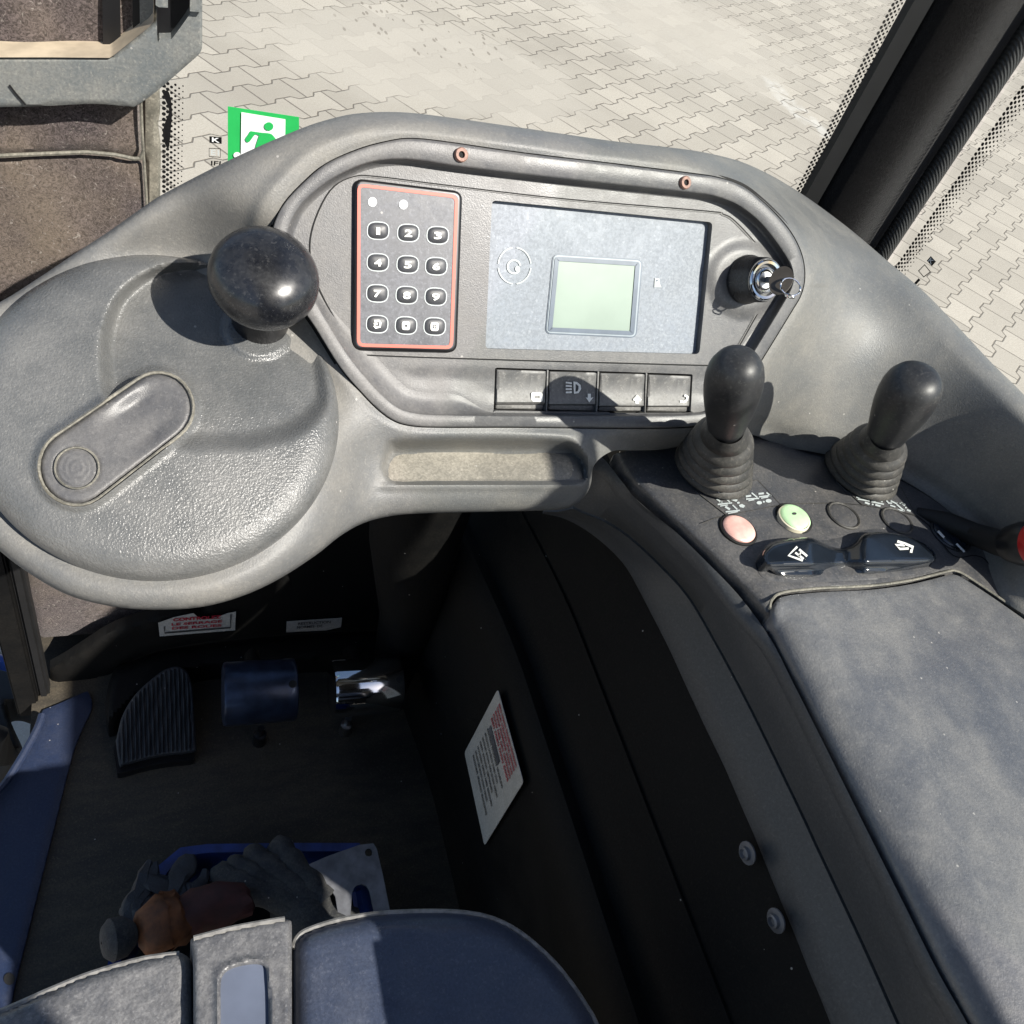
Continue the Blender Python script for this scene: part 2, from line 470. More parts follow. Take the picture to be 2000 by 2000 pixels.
def fleece(name, base, lint, dust_tone):
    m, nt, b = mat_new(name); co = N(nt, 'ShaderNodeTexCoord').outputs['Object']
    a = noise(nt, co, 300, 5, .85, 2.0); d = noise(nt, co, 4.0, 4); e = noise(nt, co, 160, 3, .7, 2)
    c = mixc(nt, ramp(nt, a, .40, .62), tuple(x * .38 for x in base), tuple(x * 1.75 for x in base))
    c = mixc(nt, mth(nt, 'MULTIPLY', mth(nt, 'MULTIPLY', ramp(nt, d, .45, .62), ramp(nt, a, .2, .6)), .75), c, dust_tone)  # dusty tan mixed in over broad random patches
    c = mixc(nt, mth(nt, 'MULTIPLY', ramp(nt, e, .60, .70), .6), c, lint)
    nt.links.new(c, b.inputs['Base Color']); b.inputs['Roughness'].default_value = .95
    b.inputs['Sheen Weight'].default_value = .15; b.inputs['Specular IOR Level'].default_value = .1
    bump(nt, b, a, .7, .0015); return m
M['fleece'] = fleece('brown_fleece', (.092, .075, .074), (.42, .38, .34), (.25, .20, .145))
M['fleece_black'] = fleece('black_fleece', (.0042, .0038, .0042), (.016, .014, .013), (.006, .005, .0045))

def braid():
    m, nt, b = mat_new('braided_rubber_seal'); co = N(nt, 'ShaderNodeTexCoord').outputs['Object']
    mp = N(nt, 'ShaderNodeMapping'); mp.inputs['Rotation'].default_value = (.5, .6, .3); nt.links.new(co, mp.inputs[0])
    wv = N(nt, 'ShaderNodeTexWave'); wv.inputs['Scale'].default_value = 130; nt.links.new(mp.outputs[0], wv.inputs[0])
    c = mixc(nt, wv.outputs[1], (.012, .013, .014), (.026, .028, .029)); nt.links.new(c, b.inputs['Base Color'])
    b.inputs['Roughness'].default_value = .55; bump(nt, b, wv.outputs[1], .5, .0008); return m
M['braid'] = braid()

def glass(name='window_glass'):
    m = bpy.data.materials.new(name); m.use_nodes = True; nt = m.node_tree; nt.nodes.clear()
    o = N(nt, 'ShaderNodeOutputMaterial'); t = N(nt, 'ShaderNodeBsdfTransparent'); g = N(nt, 'ShaderNodeBsdfGlossy')
    g.inputs['Roughness'].default_value = .02; t.inputs[0].default_value = (.97, .98, .97, 1)
    co = N(nt, 'ShaderNodeTexCoord').outputs['Object']
    df = N(nt, 'ShaderNodeBsdfDiffuse'); df.inputs[0].default_value = (.7, .66, .6, 1)
    mx = N(nt, 'ShaderNodeMixShader'); mx.inputs[0].default_value = .035
    m2 = N(nt, 'ShaderNodeMixShader'); nt.links.new(mth(nt, 'MULTIPLY', ramp(nt, noise(nt, co, 14, 6, .7), .5, .8), .07), m2.inputs[0])
    nt.links.new(t.outputs[0], mx.inputs[1]); nt.links.new(g.outputs[0], mx.inputs[2])
    nt.links.new(mx.outputs[0], m2.inputs[1]); nt.links.new(df.outputs[0], m2.inputs[2]); nt.links.new(m2.outputs[0], o.inputs[0]); return m
M['glass'] = glass()

# ------------------------------------------------------------------ paving: interlocking bone-shaped blocks
def paving():
    th = -.9056; L = .2; W = .1379; s = -.51
    e = np.array([1., 0, 0]); e -= _g * (e @ _g); e /= np.linalg.norm(e); e2 = np.cross(_g, e)
    a = math.cos(th) * e + math.sin(th) * e2; b_ = -math.sin(th) * e + math.cos(th) * e2
    a = R @ (_M @ a); b_ = R @ (_M @ b_)
    ox, oy = 2.7547, -3.2841
    m, nt, b = mat_new('concrete_block_paving'); co = N(nt, 'ShaderNodeTexCoord').outputs['Object']
    def dot(v, off):
        n = N(nt, 'ShaderNodeVectorMath', operation='DOT_PRODUCT'); nt.links.new(co, n.inputs[0]); n.inputs[1].default_value = v.tolist()
        return mth(nt, 'SUBTRACT', n.outputs['Value'], off)
    warp = mth(nt, 'MULTIPLY', mth(nt, 'SUBTRACT', noise(nt, co, 3.5, 2), .5), .010)
    wfine = mth(nt, 'MULTIPLY', mth(nt, 'SUBTRACT', noise(nt, co, 60, 3), .5), .004)
    p = mth(nt, 'ADD', mth(nt, 'ADD', dot(a, ox + .05), warp), wfine)
    q = mth(nt, 'ADD', mth(nt, 'ADD', dot(b_, oy), warp), wfine)
    m0 = mth(nt, 'ROUND', mth(nt, 'DIVIDE', q, W))
    ph = mth(nt, 'SUBTRACT', p, mth(nt, 'MULTIPLY', m0, s * L))            # phase from joint of the row below (row m)
    fr = mth(nt, 'SUBTRACT', mth(nt, 'DIVIDE', ph, L), mth(nt, 'ROUND', mth(nt, 'DIVIDE', ph, L)))   # -.5..5
    tri = mth(nt, 'SUBTRACT', mth(nt, 'ABSOLUTE', fr), .25)                 # -.25 at joint of row m
    wv = mth(nt, 'MULTIPLY', mth(nt, 'MAXIMUM', -1.0, mth(nt, 'MINIMUM', 1.0, mth(nt, 'MULTIPLY', tri, 17.0))), .0125)
    dq = mth(nt, 'SUBTRACT', mth(nt, 'SUBTRACT', q, mth(nt, 'MULTIPLY', m0, W)), wv)
    row = mth(nt, 'SUBTRACT', m0, mth(nt, 'LESS_THAN', dq, 0.0))
    pr = mth(nt, 'DIVIDE', mth(nt, 'SUBTRACT', p, mth(nt, 'MULTIPLY', row, s * L)), L)
    pf = mth(nt, 'SUBTRACT', pr, mth(nt, 'ROUND', pr)); col = mth(nt, 'FLOOR', pr)
    dj = mth(nt, 'MULTIPLY', mth(nt, 'ABSOLUTE', pf), L)
    slope = mth(nt, 'MULTIPLY', mth(nt, 'LESS_THAN', mth(nt, 'ABSOLUTE', tri), .06), .3)
    ad = mth(nt, 'MULTIPLY', mth(nt, 'ABSOLUTE', dq), mth(nt, 'SUBTRACT', 1.0, slope))
    d = mth(nt, 'MINIMUM', dj, ad)
    joint = mth(nt, 'SUBTRACT', 1.0, ramp(nt, d, .0016, .0050))
    # wind-blown sand filling the joints in two soft patches
    def blob(cx, cy, rx, ry):
        n = N(nt, 'ShaderNodeMapping'); n.inputs['Location'].default_value = (-cx / rx, -cy / ry, 0); n.inputs['Scale'].default_value = (1 / rx, 1 / ry, 0)
        nt.links.new(co, n.inputs[0]); l = N(nt, 'ShaderNodeVectorMath', operation='LENGTH'); nt.links.new(n.outputs[0], l.inputs[0])
        return mth(nt, 'SUBTRACT', 1.0, ramp(nt, mth(nt, 'ADD', l.outputs['Value'], mth(nt, 'MULTIPLY', mth(nt, 'SUBTRACT', noise(nt, co, 3, 4), .5), 1.3)), .65, 1.1))
    gp = ZP(0)
    c1 = gp.one(840, 120); c2 = gp.one(1330, 60)
    sand = mth(nt, 'MAXIMUM', blob(c1[0], c1[1], .95, .60), blob(c2[0], c2[1], .85, .9))
    joint = mth(nt, 'MULTIPLY', joint, mth(nt, 'SUBTRACT', 1.0, mth(nt, 'MULTIPLY', sand, .88)))
    cb = N(nt, 'ShaderNodeCombineXYZ'); nt.links.new(row, cb.inputs[0]); nt.links.new(col, cb.inputs[1])
    wn = N(nt, 'ShaderNodeTexWhiteNoise'); nt.links.new(cb.outputs[0], wn.inputs[0])
    c = mixc(nt, wn.outputs[0], (.345, .315, .27), (.46, .42, .36))
    c = mixc(nt, mth(nt, 'MULTIPLY', ramp(nt, noise(nt, co, 110, 3, .7), .42, .60), .38), c, (.31, .275, .23))
    c = mixc(nt, mth(nt, 'MULTIPLY', ramp(nt, noise(nt, co, 260, 2, .7), .60, .70), .45), c, (.62, .60, .54))
    c = mixc(nt, mth(nt, 'MULTIPLY', ramp(nt, noise(nt, co, 1.6, 4), .42, .72), .42), c, (.29, .262, .225))
    c = mixc(nt, mth(nt, 'MULTIPLY', sand, .5), c, (.43, .395, .345))
    wh = blob(*gp.one(1560, 215)[:2], .10, .45)
    c = mixc(nt, mth(nt, 'MULTIPLY', mth(nt, 'MULTIPLY', wh, ramp(nt, noise(nt, co, 9, 4), .4, .6)), .45), c, (.60, .59, .56))
    # specks of debris on the sand
    vo = N(nt, 'ShaderNodeTexVoronoi'); vo.inputs['Scale'].default_value = 26; mp = N(nt, 'ShaderNodeMapping'); mp.inputs['Scale'].default_value = (1, .35, 1); mp.inputs['Rotation'].default_value = (0, 0, .5)
    nt.links.new(co, mp.inputs[0]); nt.links.new(mp.outputs[0], vo.inputs['Vector'])
    c3 = gp.one(860, 60)
    spk = mth(nt, 'MULTIPLY', mth(nt, 'LESS_THAN', vo.outputs['Distance'], .20), blob(c3[0], c3[1], .6, .55))
    c = mixc(nt, mth(nt, 'MULTIPLY', spk, .5), c, (.10, .08, .06))
    jc = mixc(nt, noise(nt, co, 40, 3), (.065, .055, .047), (.14, .12, .10))
    c = mixc(nt, mth(nt, 'MULTIPLY', joint, .80), c, jc)
    nt.links.new(c, b.inputs['Base Color']); b.inputs['Roughness'].default_value = .85; b.inputs['Specular IOR Level'].default_value = .25
    hgt = mth(nt, 'SUBTRACT', mth(nt, 'MULTIPLY', noise(nt, co, 200, 3), .25), mth(nt, 'MULTIPLY', joint, 1.0))
    bump(nt, b, hgt, .5, .004)
    return m
M['paving'] = paving()
g_ = obj('paving_ground', MB().add([(-60, -60, 0), (60, -60, 0), (60, 120, 0), (-60, 120, 0)], [(0, 1, 2, 3)]), M['paving'], origin=(0, 0, 0), smooth=False)
struct(g_)

# ------------------------------------------------------------------ cab shell behind and below the dashboard
YG, XG = .65, .69        # windscreen plane, side window plane
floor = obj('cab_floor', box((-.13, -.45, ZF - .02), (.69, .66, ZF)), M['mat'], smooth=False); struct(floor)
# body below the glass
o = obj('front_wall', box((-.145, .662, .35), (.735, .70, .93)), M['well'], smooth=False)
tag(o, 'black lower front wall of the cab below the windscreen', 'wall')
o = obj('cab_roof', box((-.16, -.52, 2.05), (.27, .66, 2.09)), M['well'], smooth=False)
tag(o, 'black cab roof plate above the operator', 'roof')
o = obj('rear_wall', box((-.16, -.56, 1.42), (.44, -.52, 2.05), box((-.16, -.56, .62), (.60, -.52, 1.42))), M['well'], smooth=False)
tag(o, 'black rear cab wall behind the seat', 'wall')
o = obj('sun_block_rail', box((.634, -.50, 1.588), (.641, -.10, 1.800)), M['well'], smooth=False)  # unseen rail, added to keep direct sun off the pedals and sill
tag(o, 'black rail added out of view to block sun from the pedals', 'rail')
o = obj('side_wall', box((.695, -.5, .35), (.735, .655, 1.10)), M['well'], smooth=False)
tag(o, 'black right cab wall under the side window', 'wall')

# ------------------------------------------------------------------ windows with printed dot bands
GP, GX_ = YP(YG), XP(XG)
def dots(pl_axis, start, end, cols, pitch, sgn, mat, parent, plane):
    """staggered dot matrix along the edge start->end (world points), growing smaller away from the edge"""
    mb = MB(); start = np.array(start); end = np.array(end); L = np.linalg.norm(end - start); u = (end - start) / L
    v = np.cross(u, plane.n) * sgn
    n = int(L / pitch); a = np.linspace(0, 2 * math.pi, 8, endpoint=False)
    for c in range(cols):
        r = pitch * (.36 - .045 * c)
        for k in range(n):
            p = start + u * (k + .5 * (c % 2)) * pitch + v * (c * pitch * .62) + plane.n * .0012
            e2 = np.cross(plane.n, u)
            P = p + r * (np.cos(a)[:, None] * u + np.sin(a)[:, None] * e2)
            mb.add(P, [tuple(range(8))])
    return obj('printed_dots', mb, mat, parent, smooth=False)

ws = root('windscreen', (.3, YG, .95), 'clear windscreen with black dotted edge behind the dashboard', 'windscreen')
obj('glass_pane', box((.002, YG, .93), (.61, YG + .005, 2.05)), M['glass'], ws, smooth=False)
dots(0, GP.one(320, 400), GP.one(320, 148), 6, .0040, 1, M['black'], ws, GP)
dots(0, GP.one(1553, 375), GP.one(1762, -30), 6, .0044, 1, M['black'], ws, GP)
obj('dot_band_border', flat(cr([(318, 182), (330, 215), (322, 240), (318, 262), (324, 285), (330, 288), (334, 250), (336, 215), (330, 180)], 4), GP, .001), M['black'], ws, smooth=False)
for i, qd in enumerate((((409, 266), (433, 268), (433, 281), (409, 279)), ((408, 289), (431, 290), (431, 308), (408, 306)))):
    o = obj('approval_mark', flat(np.array(qd), GP, .0012) if i == 0 else ring(np.array(qd, float), inset(np.array(qd, float), 1.6), GP, .0012), M['black'], ws, smooth=False)
text_on('approval_mark', 'K', ((414, 268), (429, 270), (429, 279), (414, 277)), GP, .0016, M['white'], ws)
text_on('approval_mark', 'E1', ((412, 292), (428, 293), (428, 304), (412, 303)), GP, .0014, M['grey_print'], ws)
text_on('approval_mark', 'IFI', ((412, 314), (432, 315), (430, 324), (412, 323)), GP, .0014, M['black'], ws)

sw = root('side_window', (XG, .3, 1.1), 'clear right side window with dotted edge and small black marks', 'window')
obj('glass_pane', box((XG, -.35, 1.10), (XG + .005, .600, 2.05)), M['glass'], sw, smooth=False)
dots(0, GX_.one(1736, 545), GX_.one(2035, 120), 6, .0046, 1, M['black'], sw, GX_)
obj('approval_mark', flat(np.array([(1818, 500), (1828, 511), (1820, 520), (1810, 509)]), GX_, .0012), M['black'], sw, smooth=False)
obj('approval_mark', ring(np.array([(1806, 516), (1818, 531), (1804, 542), (1793, 529)], float), inset(np.array([(1806, 516), (1818, 531), (1804, 542), (1793, 529)], float), 2.2), GX_, .0012), M['rubber'], sw, smooth=False)
obj('approval_mark', stroke([(1796, 545), (1786, 556)], 5, GX_, .0012), M['rubber'], sw, smooth=False)
text_on('approval_mark', 'K', ((1818, 503), (1825, 510), (1819, 517), (1812, 510)), GX_, .0016, M['white'], sw)

# exit sticker on the windscreen
st = root('exit_sticker', GP.one(514, 290, .002), 'green and white emergency exit sticker on the windscreen behind the dashboard', 'sticker')
obj('backing', flat(np.array([(445, 208), (584, 229), (585, 345), (445, 335)]), GP, .0015, skirt=.0004), M['green'], st, smooth=False)
obj('white_panel', flat(np.array([(471.5, 219), (557.5, 233), (556, 342), (470, 333)]), GP, .0025), M['white'], st, smooth=False)
mb = flat(cr([(489, 256), (489, 256), (510, 259), (528, 261), (536, 268), (543, 280), (535, 292), (541, 306), (527, 304), (521, 296), (512, 305), (500, 322), (492, 318), (497, 296), (500, 283), (506, 265), (506, 265), (498, 263), (487, 277), (481, 277), (479, 271), (484, 264)], 3), GP, .0032)
flat(ell(525, 247, 9, 8.4, 16), GP, .0032, mb)
obj('running_figure', mb, M['green'], st, smooth=False)
obj('round_mark', flat(ell(463, 303, 7, 6, 14), GP, .0025), M['white'], st, smooth=False)

# right front pillar
pr = root('front_pillar', (.62, .64, .95), 'black fleece-lined cab pillar between windscreen and side window', 'pillar')
mb = MB(); z = np.array([.95, 2.05])
prof = [(.598, .648), (.603, .632), (.612, .628), (.616, .630), (.640, .612), (.655, .600), (.662, .600), (.672, .61), (.68, .66), (.60, .66)]
# column cross-section traced once, extruded vertically
def extrude(prof, z0, z1, mat, parent, name, ang=35, nz=2):
    P = np.array(prof); rings = [np.column_stack([P, np.full(len(P), zz)]) for zz in np.linspace(z0, z1, nz)]
    b = MB(); loft(rings, b, closed=True); b.f.append(tuple(range(len(P)))); k = (nz - 1) * len(P); b.f.append(tuple(k + i for i in range(len(P)))[::-1])
    return obj(name, b, mat, parent, ang=ang)
pillL = GP.one(1569, 362)[0]; pillR = GX_.one(1728, 512)[1]
def ss_prof(pts, n=5): return cr([(p[0], p[1]) for p in pts], n)
extrude(ss_prof([(pillL + .016, .640), (pillL + .016, .640), (pillL + .022, .622), (pillL + .050, .606), (XG - .010, pillR + .016), (XG + .004, pillR + .018), (XG + .004, pillR + .018), (XG + .01, .66), (XG + .01, .66), (pillL + .016, .66), (pillL + .016, .66)]), .95, 2.05, M['fleece_black'], pr, 'fleece_cover')
extrude([(pillL, .649), (pillL, .640), (pillL + .013, .634), (pillL + .0155, .640), (pillL + .0155, .649)], .95, 2.05, M['rubber'], pr, 'windscreen_seal')
cx, cy, rr = XG - .004, pillR + .006, .0088
extrude([(cx + rr * math.cos(t), cy + rr * math.sin(t)) for t in np.linspace(0, 2 * math.pi, 18, endpoint=False)], .95, 2.05, M['braid'], pr, 'edge_seal', ang=60)

# left front pillar trim, fleece lined: one broad panel from the floor to the roof
TP = YP(.620)
tr = root('fleece_trim', (-.09, .62, ZF), 'dusty brown fleece trim panel on the left front pillar', 'trim panel')
def fz(pl, bulge=.004):
    return onfn(pl, lambda U, V, Ds: roundlip(Ds[0], 10, bulge) + .0012 * np.sin(U * .03) * np.sin(V * .021))
TX1 = TP.one(285, 400)[0]
def tpx(x, z): return tuple(toP([x, .62, z]))
up = [(-200, -150), (-200, -150), (-200, 303), (-200, 303), (0, 301), (90, 297), (170, 294), (225, 299), (268, 307), (268, 307), (276, 296), (277, 250), (274, 190), (262, -150), (262, -150)]
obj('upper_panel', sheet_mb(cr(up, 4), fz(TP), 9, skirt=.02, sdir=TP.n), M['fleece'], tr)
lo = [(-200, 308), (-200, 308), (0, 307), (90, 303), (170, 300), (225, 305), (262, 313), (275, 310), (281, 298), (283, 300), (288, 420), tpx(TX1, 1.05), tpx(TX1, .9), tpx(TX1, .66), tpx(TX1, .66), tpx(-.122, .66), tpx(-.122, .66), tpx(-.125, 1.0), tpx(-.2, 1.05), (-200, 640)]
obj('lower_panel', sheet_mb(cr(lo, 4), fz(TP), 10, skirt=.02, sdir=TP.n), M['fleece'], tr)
obj('edge_seam', tube(YP(.6165).at(*np.array([(-200, 306), (0, 304), (90, 300), (170, 297), (225, 302), (262, 310), (274, 309), (280, 298)], float).T), .0014, 6), M['seal'], tr, label='pale dusty seam between the two trim panels')
obj('edge_seam', tube(YP(.6165).at(*np.array([(275, 200), (277, 250), (280, 300), (284, 360), (288, 420), (290, 470)], float).T), .0012, 6), M['seal'], tr)
# sealant strip
o = obj('sealant_strip', sheet_mb(cr([(276, 150), (276, 150), (284, 470), (284, 470), (314, 470), (314, 470), (313, 380), (314, 290), (309, 245), (313, 215), (312, 180), (314, 150), (314, 150)], 4), onfn(YP(.640), lambda U, V, Ds: roundlip(Ds[0], 12, .004)), 8, skirt=.004, sdir=[0, -1, 0]), M['seal'], None)
tag(o, 'dirty grey-brown sealant strip between fleece trim and windscreen', 'seal')

# galvanised bracket across the top-left
BP = YP(.598)
br = root('metal_bracket', BP.one(200, 150), 'dull galvanised metal bracket with angled corner in front of the fleece trim', 'bracket')
outer = cr([(-120, 209), (-120, 209), (0, 209), (90, 207), (185, 203), (262, 209), (262, 209), (304, 180), (385, 110), (385, 110), (394, 96), (395, 60), (395, -120), (395, -120), (300, -120), (300, -120), (301, 30), (300, 42), (292, 52), (292, 52), (222, 108), (222, 108), (214, 113), (100, 112), (-120, 112), (-120, 112)], 4)
slot = cr([(307, -60), (307, -60), (307, 72), (312, 77), (330, 77), (337, 74), (371, 27), (372, 18), (371, -60), (371, -60)], 4)
obj('plate', sheet_mb(outer, onfn(BP, lambda U, V, Ds: roundlip(Ds[0], 5, .002)), 6, holes=[slot], skirt=.006, hole_skirt=.01, sdir=BP.n), M['galv'], br)
fl = np.array([(-120, 112), (0, 112), (100, 112), (214, 113), (222, 108), (292, 52), (300, 42), (301, 30), (300, -120)], float)
top0 = BP.at(fl[:, 0], fl[:, 1], .001)
mb = loft([top0, top0 + np.array([0, .026, 0])], MB()); loft([top0 + np.array([0, .008, 0]), top0 + np.array([0, .008, -.003])], mb)
obj('flange', mb, M['tan'], br)
obj('slot_back', flat(np.array([(300, -120), (300, 90), (380, 90), (380, -120)]), BP, -.010), M['black'], br, smooth=False)
for q in ([(304, -80), (304, 10), (310, 14), (328, 15), (328, -80)], [(372, -80), (371, 22), (394, 24), (395, -80)]):
    obj('tab', flat(np.array(q, float), BP, .004, skirt=.006), M['galv'], br, smooth=False)
bl = obj('bracket_edge_scratch', stroke([(18, 166), (30, 182), (50, 205)], 4, BP, .0012), M['rubber'], br, smooth=False)
# vertical seals beside the bracket; the first strip paints a shadow on the fleece
for i, (x0, x1, mt, lb) in enumerate(((-1, 0, 'black', 'black strip painting a shadow on the upper fleece panel'), (0, 0, 'rubber', 'narrow dark door seal nearest the bracket corner'), (0, 0, 'galv', 'grey worn door seal behind the bracket corner'))):
    a, b = ((197, 232), (256, 273), (270, 304))[i]
    c = .6165 - .003 * i
    pl = YP(c); q = np.array([(a, -160), (a + 5, 140 if i else 140), (b + 5, 140), (b, -160)], float)
    o = obj('seal_or_shadow_strip', flat(q, pl, 0, skirt=.004), M[mt], None, smooth=False); tag(o, lb, 'seal')

# ------------------------------------------------------------------ the dashboard
dash = root('dashboard', (.25, .45, 1.0), 'moulded grey plastic dashboard with instrument binnacle and storage tray', 'dashboard')
bez = cr([(536, 435), (554, 399), (587, 362), (634, 322), (700, 292), (759, 276), (802, 271), (867, 277), (1012, 298), (1180, 318), (1350, 339), (1405, 348), (1450, 364), (1486, 391), (1520, 424), (1548, 460), (1566, 500), (1571, 540), (1564, 575), (1544, 610), (1500, 682), (1455, 755), (1432, 800), (1405, 825), (1374, 831), (1318, 835), (1200, 836), (1000, 834), (867, 834), (811, 832), (775, 824), (745, 805), (712, 773), (665, 718), (616, 640), (574, 575), (540, 480), (534, 455)], 5)
binn = cr([(566, 442), (587, 402), (628, 364), (672, 337), (720, 318), (760, 312), (810, 313), (904, 327), (1100, 350), (1350, 377), (1395, 384), (1440, 400), (1485, 435), (1525, 486), (1545, 522), (1547, 555), (1527, 594), (1490, 655), (1440, 738), (1412, 790), (1385, 804), (1340, 810), (1200, 812), (1000, 811), (850, 809), (815, 806), (783, 798), (752, 775), (715, 736), (672, 680), (618, 590), (576, 510), (563, 470)], 5)
sil_top = [(-260, 760), (-120, 650), (0, 590), (72, 545), (145, 496), (217, 449), (283, 402), (326, 375), (449, 312), (580, 254), (650, 231), (704, 221), (780, 219), (867, 228), (1049, 254), (1193, 275), (1300, 287), (1372, 297), (1445, 315), (1503, 341), (1546, 366), (1590, 395), (1662, 449), (1735, 511), (1807, 572), (1882, 650), (1940, 712), (1997, 768), (2100, 880), (2240, 1040)]
crease = [(2240, 1330), (2100, 1260), (2000, 1200), (1955, 1165), (1935, 1105), (1910, 1045), (1857, 1000), (1811, 966), (1755, 933), (1690, 902), (1616, 888), (1573, 880), (1530, 872), (1498, 860), (1470, 850), (1420, 858), (1350, 868), (1293, 878), (1240, 880), (1200, 880)]
sil_bot = [(1172, 895), (1158, 915), (1154, 945), (1143, 968), (1120, 988), (1085, 996), (980, 999), (890, 1001), (820, 1003), (763, 1008), (709, 1022), (663, 1048), (616, 1085), (543, 1132), (471, 1165), (391, 1186), (301, 1191), (217, 1184), (130, 1161), (47, 1113), (-20, 1060), (-120, 980), (-260, 900)]
sil = cr(sil_top[:1] + sil_top + sil_top[-1:] + crease[:1] + crease + sil_bot + sil_bot[-1:], 4)
hole = inset(bez, -2.0)

# smooth depth field through control points (thin-plate spline)
ctl = []
for p in bez[::9]: ctl.append((p[0], p[1], DP.t([p[0]], [p[1]], .0012)[0]))
def cD(pts, h):
    for p in pts: ctl.append((p[0], p[1], DP.t([p[0]], [p[1]], h)[0]))
def cS(pts, h):
    for p in pts: ctl.append((p[0], p[1], SP.t([p[0]], [p[1]], h)[0]))
def cZ(pts):
    for p in pts: ctl.append((p[0], p[1], ZP(p[2]).t([p[0]], [p[1]])[0]))
cD([(580, 262), (704, 235), (867, 240), (1049, 262), (1193, 285), (1300, 300)], -.004)
cD([(490, 350)], -.004); cD([(440, 400)], -.012)
cD([(1372, 310)], -.010)
cS([(-260, 760), (-120, 650), (0, 600), (145, 510)], .004); cS([(217, 455)], .010); cS([(283, 402)], .016); cS([(340, 372)], .020)
cS([(400, 505), (200, 800), (0, 800), (320, 900), (-250, 850)], -.012)
cS([(660, 860), (640, 960), (560, 1070), (391, 1165), (301, 1175), (130, 1140), (0, 1050), (-120, 960)], -.016)
cD([(700, 900), (720, 1000), (763, 1000), (890, 995), (980, 990), (1085, 990), (1150, 940), (1165, 890)], .002)
cD([(640, 760)], -.004)
cZ([(1240, 880, 1.185), (1350, 868, 1.185), (1470, 850, 1.182), (1573, 880, 1.18), (1690, 902, 1.18), (1811, 966, 1.178), (1910, 1045, 1.178), (1955, 1165, 1.178), (2100, 1260, 1.18), (2240, 1330, 1.18)])
cZ([(1445, 325, 1.335), (1546, 378, 1.316), (1662, 460, 1.302), (1807, 585, 1.295), (1940, 722, 1.286), (2100, 890, 1.278), (2240, 1040, 1.270)])
ctl = np.array(ctl)
def tps_fit(C):
    s = 1000.; X = C[:, :2] / s; n = len(X)
    d = np.linalg.norm(X[:, None] - X[None], axis=2); K = np.where(d > 0, d * d * np.log(d + 1e-12), 0) + np.eye(n) * 2e-5
    Pm = np.column_stack([np.ones(n), X]); A = np.block([[K, Pm], [Pm.T, np.zeros((3, 3))]])
    wv = np.linalg.solve(A, np.concatenate([C[:, 2], np.zeros(3)]))
    def f(U, V):
        Y = np.stack([U, V], 1) / s; d = np.linalg.norm(Y[:, None] - X[None], axis=2)
        K = np.where(d > 0, d * d * np.log(d + 1e-12), 0); return K @ wv[:n] + wv[n] + Y @ wv[n + 1:]
    return f
tdash = tps_fit(ctl)
tray = cr([(765, 853), (850, 846), (1000, 844), (1090, 846), (1125, 860), (1148, 893), (1149, 925), (1138, 943), (1100, 946), (900, 946), (790, 947), (760, 940), (745, 915), (748, 875)], 5)
_e1 = np.array([1., 0, 0]); _e1 -= SP.n * (_e1 @ SP.n); _e1 /= np.linalg.norm(_e1); _e2 = np.cross(SP.n, _e1)
_a = np.linspace(0, 2 * math.pi, 90, endpoint=False)
circ0 = toP(SP.one(319, 799) + .0955 * (np.cos(_a)[:, None] * _e1 + np.sin(_a)[:, None] * _e2))
# depth field sampled on a grid, kept below the steering disc, then smoothed like a moulding
_gu = np.arange(-300, 2290, 8.); _gv = np.arange(190, 1370, 8.); _GU, _GV = np.meshgrid(_gu, _gv)
_u, _v = _GU.ravel(), _GV.ravel()
_t = tdash(_u, _v); _dh = -sd(hole, _u, _v)[0]; _wb = 1 - ss(_dh, 4, 46); _t = _t * (1 - _wb) + DP.t(_u, _v, .0010) * _wb
_dc = sd(circ0, _u, _v)[0]; _fl = SP.t(_u, _v, -.0125) - .0004 * np.clip(-_dc, 0, 400)
_k = .006; _x = np.clip((_fl - _t) / _k, -30, 30); _t = _t + _k * np.log1p(np.exp(_x)) * ss(_dc, -170, -60)
_T = _t.reshape(_GU.shape)
_kr = np.exp(-.5 * (np.arange(-7, 8) * 8 / 17.) ** 2); _kr /= _kr.sum()
for _ax in (0, 1):
    _pad = np.pad(_T, [(7, 7) if _ax == 0 else (0, 0), (7, 7) if _ax == 1 else (0, 0)], mode='edge')
    _T = sum(_kr[i] * (_pad[i:i + _T.shape[0]] if _ax == 0 else _pad[:, i:i + _T.shape[1]]) for i in range(15))
def tfield(U, V):
    x = np.clip((U - _gu[0]) / 8, 0, len(_gu) - 1.001); y = np.clip((V - _gv[0]) / 8, 0, len(_gv) - 1.001)
    i = x.astype(int); j = y.astype(int); a = x - i; b = y - j
    # smooth (cubic-like) weights keep the shading free of facets
    def cw(a): return np.stack([(-.5 * a ** 3 + a ** 2 - .5 * a), (1.5 * a ** 3 - 2.5 * a ** 2 + 1), (-1.5 * a ** 3 + 2 * a ** 2 + .5 * a), (.5 * a ** 3 - .5 * a ** 2)])
    A, B = cw(a), cw(b); r = 0
    for q in range(4):
        for p in range(4):
            r = r + A[p] * B[q] * _T[np.clip(j + q - 1, 0, _T.shape[0] - 1), np.clip(i + p - 1, 0, _T.shape[1] - 1)]
    return r
def lipw(U, V):   # no rolled edge where the shell meets the console
    _, c = sd(np.array(crease[2:] + [(1165, 900)] + crease[2:][::-1]), U, V)
    d = np.hypot(U - c[:, 0], V - c[:, 1]); return ss(d, 5, 45)
